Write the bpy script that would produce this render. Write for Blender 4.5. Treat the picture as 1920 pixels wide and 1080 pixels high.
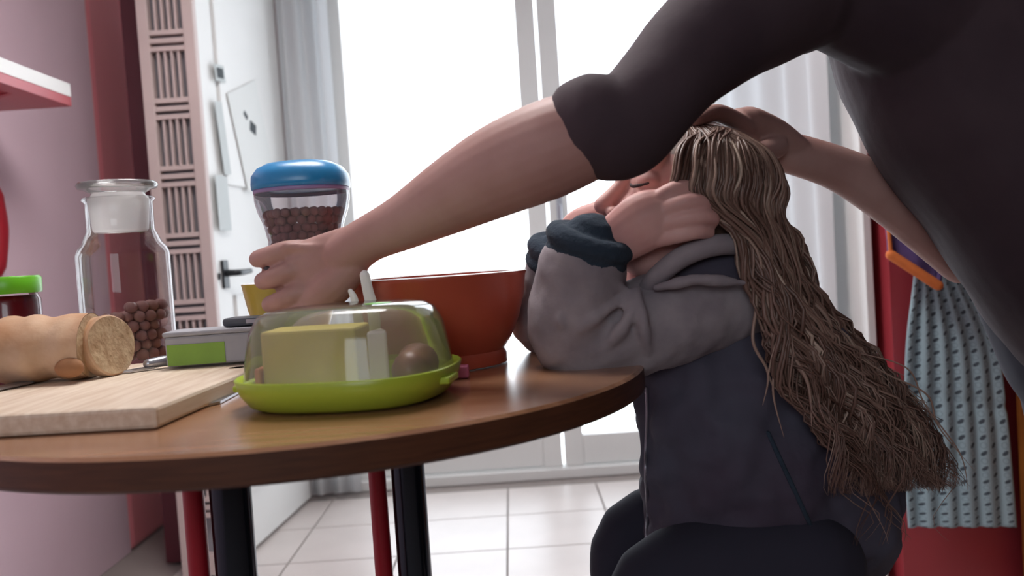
import bpy, bmesh, math, random
from mathutils import Vector, Matrix, noise
random.seed(7)
for o in list(bpy.data.objects):
    bpy.data.objects.remove(o, do_unlink=True)
scene = bpy.context.scene
COL = scene.collection

# ------------------------------------------------------------------ camera
TABLE_Z = 0.75
EYE = 0.14                      # lens height above the table top
CAM = Vector((0, 0, TABLE_Z + EYE))
FPX, ROLL, PITCH = 1600.0, math.radians(3.8), math.radians(-2.3)
ca, sa, cp, sp = math.cos(ROLL), math.sin(ROLL), math.cos(PITCH), math.sin(PITCH)
FWD = Vector((0, cp, sp)); UP0 = Vector((0, -sp, cp)); RT0 = Vector((1, 0, 0))
RT = RT0 * ca - UP0 * sa
UP = RT0 * sa + UP0 * ca
cam_d = bpy.data.cameras.new('camera')
cam_d.sensor_width = 36.0
cam_d.lens = 36.0 * FPX / 1920.0
cam_d.clip_start = 0.02
cam_d.dof.use_dof = True
cam_d.dof.focus_distance = 1.12
cam_d.dof.aperture_fstop = 4.5
cam = bpy.data.objects.new('camera', cam_d)
cam.matrix_world = Matrix(((RT.x, UP.x, -FWD.x, CAM.x), (RT.y, UP.y, -FWD.y, CAM.y), (RT.z, UP.z, -FWD.z, CAM.z), (0, 0, 0, 1)))
COL.objects.link(cam)
scene.camera = cam

def ray(px, py):
    return FWD + RT * ((px - 960) / FPX) + UP * (-(py - 540) / FPX)
def P(px, py, d):                       # room point seen at a pixel, d metres ahead of the lens
    r = ray(px, py)
    return CAM + r * (d / r.y)
def T(px, py, z=0.0):                   # point on the table plane (or z above it)
    r = ray(px, py)
    return CAM + r * ((TABLE_Z + z - CAM.z) / r.z)

# ------------------------------------------------------------------ world, light, exposure
w = bpy.data.worlds.new('overcast_sky')
scene.world = w
w.use_nodes = True
bg = w.node_tree.nodes['Background']
bg.inputs[0].default_value = (0.86, 0.93, 1.0, 1)
bg.inputs[1].default_value = 3.2

BACK_Y = 3.30
def portal(name, loc, rot, sx, sy):
    l = bpy.data.lights.new(name, 'AREA')
    l.shape = 'RECTANGLE'; l.size = sx; l.size_y = sy
    l.cycles.is_portal = True
    o = bpy.data.objects.new(name, l)
    o.location = loc; o.rotation_euler = rot
    COL.objects.link(o)
portal('daylight_garden_window', (0.06, BACK_Y + 0.12, 1.3), (math.radians(-90), 0, 0), 1.56, 2.36)
portal('daylight_fill_opening', (-0.45, -1.72, 1.65), (math.radians(90), 0, 0), 1.1, 0.9)  # unseen opening behind the lens, added for soft front light

scene.view_settings.view_transform = 'Standard'
scene.view_settings.look = 'None'
scene.view_settings.exposure = 0.6
scene.view_settings.gamma = 1.0
scene.view_settings.use_curve_mapping = False

# ------------------------------------------------------------------ materials
MATS = {}
def srgb(r, g, b):
    f = lambda c: (c / 255 / 12.92) if c / 255 <= 0.04045 else ((c / 255 + 0.055) / 1.055) ** 2.4
    return (f(r), f(g), f(b), 1)
def mat(name, col, rough=0.6, metal=0.0, spec=0.5, var=0.0, scale=20.0, bump=0.0, bscale=60.0, col2=None, stretch=None, coat=0.0, sss=0.0, trans=0.0, bdist=0.002):
    m = bpy.data.materials.new(name); m.use_nodes = True
    nt = m.node_tree; b = nt.nodes['Principled BSDF']
    b.inputs['Base Color'].default_value = col
    b.inputs['Roughness'].default_value = rough
    b.inputs['Metallic'].default_value = metal
    b.inputs['Specular IOR Level'].default_value = spec
    if coat: b.inputs['Coat Weight'].default_value = coat; b.inputs['Coat Roughness'].default_value = 0.25
    if sss:
        b.inputs['Subsurface Weight'].default_value = sss
        b.inputs['Subsurface Radius'].default_value = (0.012, 0.004, 0.002)
        b.inputs['Subsurface Scale'].default_value = 1.0
    if trans: b.inputs['Transmission Weight'].default_value = trans
    tc = nt.nodes.new('ShaderNodeTexCoord')
    src = tc.outputs['Object']
    if stretch:
        mp = nt.nodes.new('ShaderNodeMapping'); mp.inputs['Scale'].default_value = stretch
        nt.links.new(src, mp.inputs['Vector']); src = mp.outputs['Vector']
    if var or col2:
        n = nt.nodes.new('ShaderNodeTexNoise'); n.inputs['Scale'].default_value = scale; n.inputs['Detail'].default_value = 5
        nt.links.new(src, n.inputs['Vector'])
        r = nt.nodes.new('ShaderNodeValToRGB')
        c2 = col2 if col2 else tuple(c * (1 - var) for c in col[:3]) + (1,)
        r.color_ramp.elements[0].position = 0.35; r.color_ramp.elements[0].color = c2
        r.color_ramp.elements[1].position = 0.65; r.color_ramp.elements[1].color = col
        nt.links.new(n.outputs['Fac'], r.inputs['Fac'])
        nt.links.new(r.outputs['Color'], b.inputs['Base Color'])
    if bump:
        n2 = nt.nodes.new('ShaderNodeTexNoise'); n2.inputs['Scale'].default_value = bscale; n2.inputs['Detail'].default_value = 4
        nt.links.new(src, n2.inputs['Vector'])
        bp = nt.nodes.new('ShaderNodeBump'); bp.inputs['Strength'].default_value = bump; bp.inputs['Distance'].default_value = bdist
        nt.links.new(n2.outputs['Fac'], bp.inputs['Height'])
        nt.links.new(bp.outputs['Normal'], b.inputs['Normal'])
    MATS[name] = m
    return m
def thin(name, tint=(1, 1, 1, 1), gloss=1.0, rough=0.03, milk=0.0, milk_col=(1, 1, 1, 1), ior=1.45):
    """clear thin-walled glass or plastic, with an optional milky share"""
    m = bpy.data.materials.new(name); m.use_nodes = True
    nt = m.node_tree; nt.nodes.clear()
    out = nt.nodes.new('ShaderNodeOutputMaterial')
    tr = nt.nodes.new('ShaderNodeBsdfTransparent'); tr.inputs[0].default_value = tint
    gl = nt.nodes.new('ShaderNodeBsdfGlossy'); gl.inputs['Roughness'].default_value = rough
    fr = nt.nodes.new('ShaderNodeFresnel'); fr.inputs['IOR'].default_value = ior
    mu = nt.nodes.new('ShaderNodeMath'); mu.operation = 'MULTIPLY'; mu.inputs[1].default_value = gloss
    mx = nt.nodes.new('ShaderNodeMixShader')
    nt.links.new(fr.outputs[0], mu.inputs[0]); nt.links.new(mu.outputs[0], mx.inputs[0])
    base = tr.outputs[0]
    if milk:
        df = nt.nodes.new('ShaderNodeBsdfDiffuse'); df.inputs[0].default_value = milk_col
        tl = nt.nodes.new('ShaderNodeBsdfTranslucent'); tl.inputs[0].default_value = milk_col
        a = nt.nodes.new('ShaderNodeMixShader'); a.inputs[0].default_value = 0.5
        nt.links.new(df.outputs[0], a.inputs[1]); nt.links.new(tl.outputs[0], a.inputs[2])
        m2 = nt.nodes.new('ShaderNodeMixShader'); m2.inputs[0].default_value = milk
        nt.links.new(tr.outputs[0], m2.inputs[1]); nt.links.new(a.outputs[0], m2.inputs[2]); base = m2.outputs[0]
    nt.links.new(base, mx.inputs[1]); nt.links.new(gl.outputs[0], mx.inputs[2])
    nt.links.new(mx.outputs[0], out.inputs[0])
    MATS[name] = m
    return m
def cloth(name, col, through=0.35):
    m = bpy.data.materials.new(name); m.use_nodes = True
    nt = m.node_tree; nt.nodes.clear()
    out = nt.nodes.new('ShaderNodeOutputMaterial')
    df = nt.nodes.new('ShaderNodeBsdfDiffuse'); df.inputs[0].default_value = col
    tl = nt.nodes.new('ShaderNodeBsdfTranslucent'); tl.inputs[0].default_value = col
    a = nt.nodes.new('ShaderNodeMixShader'); a.inputs[0].default_value = through
    nt.links.new(df.outputs[0], a.inputs[1]); nt.links.new(tl.outputs[0], a.inputs[2]); nt.links.new(a.outputs[0], out.inputs[0])
    MATS[name] = m
    return m

mat('red_paint', srgb(176, 62, 72), rough=0.38, spec=0.7, var=0.06, scale=3)
mat('red_gloss', srgb(232, 136, 144), rough=0.36, spec=1.0, coat=0.6, var=0.05, scale=2)
mat('wall_sheen_pink', srgb(234, 206, 218), rough=0.4, spec=0.6, coat=0.3, var=0.05, scale=2)
mat('wall_shade_maroon', srgb(84, 26, 38), rough=0.5)
mat('white_paint', srgb(232, 232, 230), rough=0.5, var=0.03, scale=4)
mat('low_bounce_brown', srgb(128, 96, 88), rough=0.6)  # brown for the unseen walls, darkened to cut bounced light
mat('ceiling_paint', srgb(235, 230, 226), rough=0.9)
mat('floor_tile', srgb(206, 196, 192), rough=0.35, var=0.08, scale=5)
mat('grout', srgb(150, 140, 136), rough=0.9)
mat('lattice_wood', srgb(204, 186, 182), rough=0.6, var=0.08, scale=6)
mat('lattice_back', srgb(150, 148, 154), rough=0.8, var=0.2, scale=9)
mat('black_iron', srgb(34, 36, 40), rough=0.4, metal=0.3)
mat('dark_chrome', srgb(60, 66, 74), rough=0.18, metal=0.9)
mat('paper', srgb(226, 228, 226), rough=0.8)
mat('grey_paper', srgb(200, 206, 206), rough=0.8)
mat('ink', srgb(64, 70, 74), rough=0.8)
mat('table_wood', srgb(168, 124, 92), rough=0.22, spec=0.6, col2=srgb(146, 102, 72), scale=7, stretch=(1, 9, 9), coat=0.35)
mat('table_edge', srgb(92, 54, 32), rough=0.45, col2=srgb(74, 42, 24), scale=10, stretch=(2, 2, 30))
mat('board_wood', srgb(226, 210, 190), rough=0.6, col2=srgb(208, 186, 162), scale=8, stretch=(14, 1.2, 14))
mat('bread_crust', srgb(208, 176, 146), rough=0.75, col2=srgb(180, 134, 96), scale=14, bump=0.5, bscale=40, bdist=0.004)
mat('bread_toast', srgb(168, 118, 80), rough=0.8, var=0.2, scale=60)
mat('bread_crumb', srgb(196, 170, 136), rough=0.9, col2=srgb(168, 136, 102), scale=60, bump=0.8, bscale=120, bdist=0.003)
mat('steel', srgb(176, 178, 186), rough=0.28, metal=0.9)
mat('black_plastic', srgb(30, 30, 36), rough=0.45)
mat('grey_card', srgb(164, 164, 170), rough=0.55, var=0.08, scale=30)
mat('green_label', srgb(128, 168, 58), rough=0.5, var=0.1, scale=30)
mat('dark_card', srgb(74, 78, 86), rough=0.5)
mat('cork', srgb(128, 88, 48), rough=0.9, var=0.4, scale=160)
mat('pink_plastic', srgb(214, 120, 160), rough=0.5)
mat('terracotta', srgb(188, 86, 64), rough=0.3, spec=0.5, var=0.12, scale=7, bump=0.1, bscale=20)
mat('yellow_glaze', srgb(196, 172, 72), rough=0.3, var=0.1, scale=10)
mat('white_glaze', srgb(238, 238, 236), rough=0.25)
mat('blue_plastic', srgb(40, 138, 196), rough=0.3, spec=0.6)
mat('purple_ring', srgb(150, 130, 176), rough=0.4)
mat('chocolate', srgb(166, 122, 116), rough=0.42, col2=srgb(132, 88, 84), scale=60, bump=0.4, bscale=200)
mat('lime_plastic', srgb(172, 196, 62), rough=0.3, spec=0.5)
mat('lime_lid', srgb(110, 200, 40), rough=0.35)
mat('jam', srgb(110, 8, 24), rough=0.3)
mat('cheese', srgb(214, 198, 96), rough=0.55, var=0.12, scale=25)
mat('white_cheese', srgb(236, 228, 220), rough=0.6)
mat('orange_food', srgb(226, 150, 92), rough=0.5)
mat('sausage_skin', srgb(150, 106, 86), rough=0.4, var=0.25, scale=40)
mat('skin_adult', srgb(186, 150, 142), rough=0.5, spec=0.35, col2=srgb(170, 130, 122), scale=9, bump=0.12, bscale=180, sss=0.08, bdist=0.001)
mat('skin_child', srgb(220, 176, 168), rough=0.48, spec=0.35, col2=srgb(208, 156, 150), scale=12, sss=0.1)
mat('lip', srgb(190, 110, 106), rough=0.4)
mat('lash', srgb(46, 30, 32), rough=0.7)
mat('jacket_grey', srgb(158, 150, 154), rough=0.85, col2=srgb(136, 128, 134), scale=22, bump=0.25, bscale=260, bdist=0.001)
mat('jacket_navy', srgb(78, 80, 94), rough=0.85, col2=srgb(66, 56, 72), scale=5, bump=0.4, bscale=24, bdist=0.006)
mat('cuff_knit', srgb(44, 58, 72), rough=0.95, bump=0.8, bscale=120, bdist=0.003)
mat('shirt_dark', srgb(68, 54, 60), rough=0.85, col2=srgb(54, 40, 48), scale=6, bump=0.3, bscale=22, bdist=0.006)
mat('trouser_dark', srgb(44, 44, 58), rough=0.9)
mat('maroon_knit', srgb(86, 30, 52), rough=0.9)
mat('zip_metal', srgb(150, 148, 158), rough=0.35, metal=0.7)
mat('oak', srgb(150, 92, 36), rough=0.5, col2=srgb(122, 68, 24), scale=8, stretch=(10, 10, 1))
mat('red_stool', srgb(170, 28, 44), rough=0.35)
mat('purple_cloth', srgb(98, 78, 132), rough=0.9, var=0.2, scale=30)
mat('orange_cloth', srgb(232, 128, 66), rough=0.85, var=0.12, scale=60)
mat('hair_dark', srgb(60, 44, 38), rough=0.6)
thin('clear_glass', gloss=0.8)
thin('window_glass', gloss=0.5)
thin('frosted_glass', milk=0.72, milk_col=(0.93, 0.92, 0.9, 1), rough=0.3)
thin('clear_plastic', gloss=1.2, rough=0.08, milk=0.26, milk_col=(0.88, 0.88, 0.87, 1))
thin('jar_plastic', tint=(0.95, 0.9, 0.92, 1), gloss=0.9, rough=0.08, milk=0.1)
cloth('voile', srgb(238, 240, 242), 0.4)

def hair_material():
    m = bpy.data.materials.new('hair_brown'); m.use_nodes = True
    nt = m.node_tree; b = nt.nodes['Principled BSDF']
    at = nt.nodes.new('ShaderNodeAttribute'); at.attribute_name = 'lock'
    r = nt.nodes.new('ShaderNodeValToRGB')
    r.color_ramp.elements[0].color = srgb(78, 54, 44); r.color_ramp.elements[0].position = 0
    r.color_ramp.elements[1].color = srgb(200, 176, 158); r.color_ramp.elements[1].position = 1
    e = r.color_ramp.elements.new(0.45); e.color = srgb(134, 106, 94)
    nt.links.new(at.outputs['Fac'], r.inputs['Fac'])
    nt.links.new(r.outputs['Color'], b.inputs['Base Color'])
    b.inputs['Roughness'].default_value = 0.42
    b.inputs['Specular IOR Level'].default_value = 0.5
    MATS['hair_brown'] = m
hair_material()

def towel_material():
    m = bpy.data.materials.new('towel_print'); m.use_nodes = True
    nt = m.node_tree; b = nt.nodes['Principled BSDF']; L = nt.links.new
    uv = nt.nodes.new('ShaderNodeTexCoord')
    sep = nt.nodes.new('ShaderNodeSeparateXYZ'); L(uv.outputs['UV'], sep.inputs[0])
    def M(op, a, bb=None):
        n = nt.nodes.new('ShaderNodeMath'); n.operation = op
        for i, x in enumerate((a, bb)):
            if x is None: continue
            if isinstance(x, (int, float)): n.inputs[i].default_value = x
            else: L(x, n.inputs[i])
        return n.outputs[0]
    u = M('MULTIPLY', sep.outputs['X'], 10.0)
    col_i = M('FLOOR', u)
    v = M('ADD', M('MULTIPLY', sep.outputs['Y'], 25.0), M('MULTIPLY', M('MODULO', col_i, 2.0), 0.5))
    fu = M('SUBTRACT', M('FRACT', u), 0.5); fv = M('SUBTRACT', M('FRACT', v), 0.5)
    sk = M('ADD', fv, M('MULTIPLY', fu, -0.4))
    d = M('ADD', M('MULTIPLY', M('MULTIPLY', fu, fu), 11.0), M('MULTIPLY', M('MULTIPLY', sk, sk), 34.0))
    dash = M('LESS_THAN', d, 0.75)
    fv2 = M('SUBTRACT', M('FRACT', M('ADD', v, 0.5)), 0.5)
    d2 = M('ADD', M('MULTIPLY', M('MULTIPLY', fu, fu), 12.0), M('MULTIPLY', M('MULTIPLY', fv2, fv2), 20.0))
    ring = M('MULTIPLY', M('LESS_THAN', d2, 0.9), M('GREATER_THAN', d2, 0.5))
    mx = nt.nodes.new('ShaderNodeMix'); mx.data_type = 'RGBA'
    mx.inputs[6].default_value = srgb(168, 194, 204); mx.inputs[7].default_value = srgb(130, 152, 164)
    L(M('MULTIPLY', ring, 0.7), mx.inputs[0])
    mx2 = nt.nodes.new('ShaderNodeMix'); mx2.data_type = 'RGBA'
    L(mx.outputs[2], mx2.inputs[6]); mx2.inputs[7].default_value = srgb(58, 66, 78)
    L(M('MULTIPLY', dash, 0.9), mx2.inputs[0])
    L(mx2.outputs[2], b.inputs['Base Color'])
    b.inputs['Roughness'].default_value = 0.9
    MATS['towel_print'] = m
towel_material()

# ------------------------------------------------------------------ mesh helpers
def V(*a): return Vector(a)
def catmull(pts, n):
    out = []
    m = len(pts)
    for i in range(m - 1):
        p0 = pts[max(i - 1, 0)]; p1 = pts[i]; p2 = pts[i + 1]; p3 = pts[min(i + 2, m - 1)]
        for k in range(n):
            t = k / n
            out.append(0.5 * ((2 * p1) + (p2 - p0) * t + (2 * p0 - 5 * p1 + 4 * p2 - p3) * t * t + (3 * p1 - p0 - 3 * p2 + p3) * t ** 3))
    out.append(pts[-1])
    return out
class MB:
    def __init__(s):
        s.v = []; s.f = []; s.mi = []; s.att = []
    def add(s, vs, fs, mi=0, att=0.0):
        o = len(s.v)
        s.v += [Vector(p) for p in vs]
        s.f += [[i + o for i in f] for f in fs]
        s.mi += [mi] * len(fs)
        s.att += [att] * len(vs)
        return s
    def box(s, c, d, R=None, mi=0):
        vs = []
        for x in (-1, 1):
            for y in (-1, 1):
                for z in (-1, 1):
                    p = V(x * d[0] / 2, y * d[1] / 2, z * d[2] / 2)
                    vs.append((R @ p if R else p) + Vector(c))
        return s.add(vs, [[0, 1, 3, 2], [4, 6, 7, 5], [0, 4, 5, 1], [2, 3, 7, 6], [0, 2, 6, 4], [1, 5, 7, 3]], mi)
    def prism(s, pts, offset, mi=0):
        n = len(pts); off = Vector(offset)
        vs = [Vector(p) for p in pts] + [Vector(p) + off for p in pts]
        fs = [list(range(n))[::-1], list(range(n, 2 * n))] + [[i, (i + 1) % n, n + (i + 1) % n, n + i] for i in range(n)]
        return s.add(vs, fs, mi)
    def tube(s, pts, radii, seg=12, sub=6, flat=None, cap=True, mi=0, att=0.0):
        pts = [Vector(p) for p in pts]
        if not hasattr(radii, '__len__'): radii = [radii] * len(pts)
        if sub > 1 and len(pts) > 1:
            rv = [V(r, 0, 0) for r in radii]
            pts = catmull(pts, sub); radii = [max(q.x, 1e-4) for q in catmull(rv, sub)]
        n = len(pts)
        tang = [(pts[min(i + 1, n - 1)] - pts[max(i - 1, 0)]).normalized() for i in range(n)]
        ref = V(0, 0, 1) if abs(tang[0].z) < 0.9 else V(1, 0, 0)
        a = tang[0].cross(ref).normalized()
        rings = []
        def ring(c, a, b, r):
            out = []
            for k in range(seg):
                an = 2 * math.pi * k / seg
                q = a * math.cos(an) * r + b * math.sin(an) * r
                if flat: q = q - Vector(flat[0]) * (q.dot(Vector(flat[0])) * (1 - flat[1]))
                out.append(c + q)
            return out
        vs = []; cnt = 0
        frames = []
        for i in range(n):
            a = (a - tang[i] * a.dot(tang[i])).normalized()
            frames.append((a.copy(), tang[i].cross(a)))
        if cap:
            for k in range(3):
                an = math.pi / 2 * (k + 0.35) / 3
                vs += ring(pts[0] - tang[0] * radii[0] * math.cos(an), *frames[0], radii[0] * math.sin(an)); cnt += 1
        for i in range(n):
            vs += ring(pts[i], *frames[i], radii[i]); cnt += 1
        if cap:
            for k in range(2, -1, -1):
                an = math.pi / 2 * (k + 0.35) / 3
                vs += ring(pts[-1] + tang[-1] * radii[-1] * math.cos(an), *frames[-1], radii[-1] * math.sin(an)); cnt += 1
        fs = []
        for i in range(cnt - 1):
            for k in range(seg):
                k2 = (k + 1) % seg
                fs.append([i * seg + k, i * seg + k2, (i + 1) * seg + k2, (i + 1) * seg + k])
        fs.append(list(range(seg))[::-1]); fs.append([(cnt - 1) * seg + k for k in range(seg)])
        return s.add(vs, fs, mi, att)
    def ell(s, c, r, R=None, nu=20, nv=12, mi=0, att=0.0):
        vs = []; fs = []
        c = Vector(c)
        for j in range(nv + 1):
            th = math.pi * (j + 0.0) / nv
            th = min(max(th, 0.02), math.pi - 0.02)
            for i in range(nu):
                ph = 2 * math.pi * i / nu
                p = V(r[0] * math.sin(th) * math.cos(ph), r[1] * math.sin(th) * math.sin(ph), r[2] * math.cos(th))
                vs.append((R @ p if R else p) + c)
        for j in range(nv):
            for i in range(nu):
                i2 = (i + 1) % nu
                fs.append([j * nu + i, (j + 1) * nu + i, (j + 1) * nu + i2, j * nu + i2])
        fs.append(list(range(nu))); fs.append([nv * nu + i for i in range(nu)][::-1])
        return s.add(vs, fs, mi, att)
    def lathe(s, prof, c, seg=48, mi=0, power=2.0, sy=1.0, R=None, closed=True):
        """prof: list of (radius, z). power > 2 gives rounded-square plans"""
        c = Vector(c); vs = []; fs = []
        for (r, z) in prof:
            for k in range(seg):
                an = 2 * math.pi * k / seg
                x, y = math.cos(an), math.sin(an)
                q = (abs(x) ** power + abs(y) ** power) ** (-1.0 / power)
                p = V(x * q * r, y * q * r * sy, z)
                vs.append((R @ p if R else p) + c)
        n = len(prof)
        for j in range(n - 1):
            for k in range(seg):
                k2 = (k + 1) % seg
                fs.append([j * seg + k, j * seg + k2, (j + 1) * seg + k2, (j + 1) * seg + k])
        if closed:
            if prof[0][0] > 1e-4: fs.append(list(range(seg))[::-1])
            if prof[-1][0] > 1e-4: fs.append([(n - 1) * seg + k for k in range(seg)])
        return s.add(vs, fs, mi)
    def build(s, name, mats, parent=None, smooth=True, att=None, bevel=0, sharp=40):
        if isinstance(mats, str): mats = [mats]
        root = parent
        while root is not None and root.parent is not None: root = root.parent
        off = Vector(root.location) if root is not None else None
        me = bpy.data.meshes.new(name)
        if off is None:
            zmin = min(p.z for p in s.v); n = len(s.v)
            org = V(sum(p.x for p in s.v) / n, sum(p.y for p in s.v) / n, zmin)
        else: org = off
        me.from_pydata([tuple(p - org) for p in s.v], [], s.f)
        for m in mats: me.materials.append(MATS[m])
        me.polygons.foreach_set('material_index', s.mi)
        if att:
            a = me.attributes.new(att, 'FLOAT', 'POINT'); a.data.foreach_set('value', s.att)
        if smooth:
            me.polygons.foreach_set('use_smooth', [True] * len(me.polygons))
            if sharp: me.set_sharp_from_angle(angle=math.radians(sharp))
        o = bpy.data.objects.new(name, me)
        COL.objects.link(o)
        if parent is not None:
            o.parent = parent
        else: o.location = org
        if bevel:
            b = o.modifiers.new('bevel', 'BEVEL'); b.width = bevel; b.segments = 2; b.limit_method = 'ANGLE'; b.angle_limit = math.radians(40)
        return o
def tag(o, label, cat, group=None):
    o['label'] = label; o['category'] = cat
    if group: o['group'] = group
    return o
def thing(name, loc, label, cat, group=None):
    o = bpy.data.objects.new(name, None)
    o.empty_display_size = 0.05
    o.location = loc
    COL.objects.link(o)
    return tag(o, label, cat, group)
def struct(o):
    o['kind'] = 'structure'
    return o
def fuse(mb, name, mats, parent, voxel=0.004, it=6, disp=None, fac=0.5):
    """melt the pieces of a body or garment into one continuous surface"""
    o = mb.build(name, mats, parent, smooth=True, sharp=0)
    r = o.modifiers.new('melt', 'REMESH'); r.mode = 'VOXEL'; r.voxel_size = voxel; r.use_smooth_shade = True
    sm = o.modifiers.new('soften', 'SMOOTH'); sm.factor = fac; sm.iterations = it
    for i, (size, strength) in enumerate(disp or []):
        tx = bpy.data.textures.new(name + '_folds', 'CLOUDS'); tx.noise_scale = size; tx.noise_depth = 1
        d = o.modifiers.new('folds', 'DISPLACE'); d.texture = tx; d.strength = strength; d.mid_level = 0.5
        d.texture_coords = 'LOCAL'
    dg = bpy.context.evaluated_depsgraph_get(); dg.update()
    me = bpy.data.meshes.new_from_object(o.evaluated_get(dg))
    old = o.data
    o.modifiers.clear(); o.data = me
    if not me.materials:
        for m in ([mats] if isinstance(mats, str) else mats): me.materials.append(MATS[m])
    me.polygons.foreach_set('use_smooth', [True] * len(me.polygons))
    bpy.data.meshes.remove(old)
    return o

# ------------------------------------------------------------------ the room
X0, X1, Y0 = -1.30, 2.2, -1.7
ZC = 2.65
FLOOR_T = 0.33
fl = struct(MB().box((0.45, 0.8, -0.012), (3.6, 5.2, 0.02)).build('floor', 'grout', smooth=False))
tile_me = None
for i in range(-4, 7):
    for j in range(3, 11):
        cx, cy = i * FLOOR_T + 0.1, j * FLOOR_T + 0.05
        if cx - FLOOR_T / 2 < X0 or cx + FLOOR_T / 2 > X1 or cy > BACK_Y: continue
        if tile_me is None:
            t = MB().box((0, 0, 0), (FLOOR_T - 0.006, FLOOR_T - 0.006, 0.008)).build('tile', 'floor_tile', smooth=False)
            tile_me = t.data
            t.location = (0, 0, 0)
        else:
            t = bpy.data.objects.new('tile', tile_me); COL.objects.link(t)
        t.parent = fl
        t.location = Vector((cx, cy, 0.0)) - fl.location
struct(MB().box((0.45, 0.8, ZC + 0.03), (3.7, 5.4, 0.06)).build('ceiling', 'ceiling_paint', smooth=False))
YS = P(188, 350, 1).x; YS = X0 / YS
struct(MB().box((X0 - 0.05, (YS - 1.8) / 2, ZC / 2), (0.1, YS + 1.8, ZC)).build('wall_left', 'wall_sheen_pink', smooth=False))  # pink puts the window's sheen on the red wall into its colour
struct(MB().box((X0 - 0.045, (YS + 3.4) / 2, ZC / 2), (0.1, 3.4 - YS, ZC)).build('wall_left_far', 'red_gloss', smooth=False, bevel=0.02))  # far stretch of the same red wall, without the painted sheen
struct(MB().box((X1 + 0.05, 0.8, ZC / 2), (0.1, 5.2, ZC)).build('wall_right', 'low_bounce_brown', smooth=False))
# wall behind the lens, its unseen opening added and sized for fill daylight
rb = MB()
rb.box((0.45, Y0 - 0.06, 0.6), (3.6, 0.1, 1.2)); rb.box((0.45, Y0 - 0.06, 2.375), (3.6, 0.1, 0.55))
rb.box((-1.175, Y0 - 0.06, 1.65), (0.35, 0.1, 0.9)); rb.box((1.175, Y0 - 0.06, 1.65), (2.15, 0.1, 0.9))
struct(rb.build('wall_front', 'low_bounce_brown', smooth=False))
# garden wall with the tall opening
WX0, WX1, WZ1 = -0.72, 0.84, 2.48
wb = MB()
wb.box(((X0 + WX0) / 2, BACK_Y + 0.1, ZC / 2), (WX0 - X0, 0.2, ZC))
wb.box(((X1 + WX1) / 2, BACK_Y + 0.1, ZC / 2), (X1 - WX1, 0.2, ZC))
wb.box(((WX0 + WX1) / 2, BACK_Y + 0.1, (WZ1 + ZC) / 2), (WX1 - WX0, 0.2, ZC - WZ1))
struct(wb.build('wall_back', 'white_paint', smooth=False))
# red pier on the right with the towel
PX0, PY0 = P(1648, 400, 2.0).x, 2.0
struct(MB().box(((PX0 + X1) / 2 + 0.01, (PY0 + BACK_Y) / 2, ZC / 2), (X1 - PX0 - 0.02, BACK_Y - PY0 - 0.01, ZC - 0.02)).build('wall_pier', 'red_paint', smooth=False))
# white reveal that faces the room on the pier's window side
struct(MB().box((PX0 - 0.012, (PY0 + BACK_Y) / 2 + 0.015, ZC / 2), (0.02, BACK_Y - PY0 - 0.05, ZC - 0.04)).build('trim_pier', 'white_paint', smooth=False, bevel=0.003))

# french window: fixed frame, two leaves, panes, low rails
def leaf(name, x0, x1, y, parent_label=None):
    e = bpy.data.objects.new(name, None); e.location = ((x0 + x1) / 2, y, 0.02); COL.objects.link(e); e['kind'] = 'structure'
    s = 0.075
    for (a, b) in ((x0, x0 + s), (x1 - s, x1)):
        MB().box(((a + b) / 2, y, 1.24), (b - a, 0.05, 2.40)).build('stile', 'white_paint', e, smooth=False, bevel=0.004)
    for (z0, z1) in ((0.045, 0.16), (2.34, 2.44)):
        MB().box(((x0 + x1) / 2, y, (z0 + z1) / 2), (x1 - x0 - 2 * s, 0.045, z1 - z0)).build('rail', 'white_paint', e, smooth=False, bevel=0.004)
    MB().box(((x0 + x1) / 2, y, 1.25), (x1 - x0 - 2 * s + 0.01, 0.006, 2.18)).build('pane', 'window_glass', e, smooth=False)
    return e
wy = BACK_Y + 0.06
leaf('window_1', WX0 + 0.05, 0.155, wy)
l2 = leaf('window_2', 0.165, WX1 - 0.05, wy)
hb = MB().box((0.205, wy - 0.03, 1.06), (0.022, 0.012, 0.10))
hb.tube([(0.205, wy - 0.035, 1.06), (0.205, wy - 0.06, 1.06), (0.205, wy - 0.06, 0.99)], [0.007, 0.007, 0.006], seg=8, sub=3)
hb.build('handle', 'steel', l2)
fr = MB()
fr.box((WX0 + 0.025, wy, 1.24), (0.05, 0.12, 2.48)); fr.box((WX1 - 0.025, wy, 1.24), (0.05, 0.12, 2.48))
fr.box(((WX0 + WX1) / 2, wy, 2.46), (WX1 - WX0 - 0.1, 0.12, 0.04)); fr.box(((WX0 + WX1) / 2, wy, 0.02), (WX1 - WX0 - 0.1, 0.12, 0.04))
struct(fr.build('trim_window', 'white_paint', smooth=False, bevel=0.004))
struct(MB().box((PX0 - 0.05, 2.62, 0.06), (0.02, 1.1, 0.1)).build('baseboard_right', 'white_paint', smooth=False))

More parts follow.
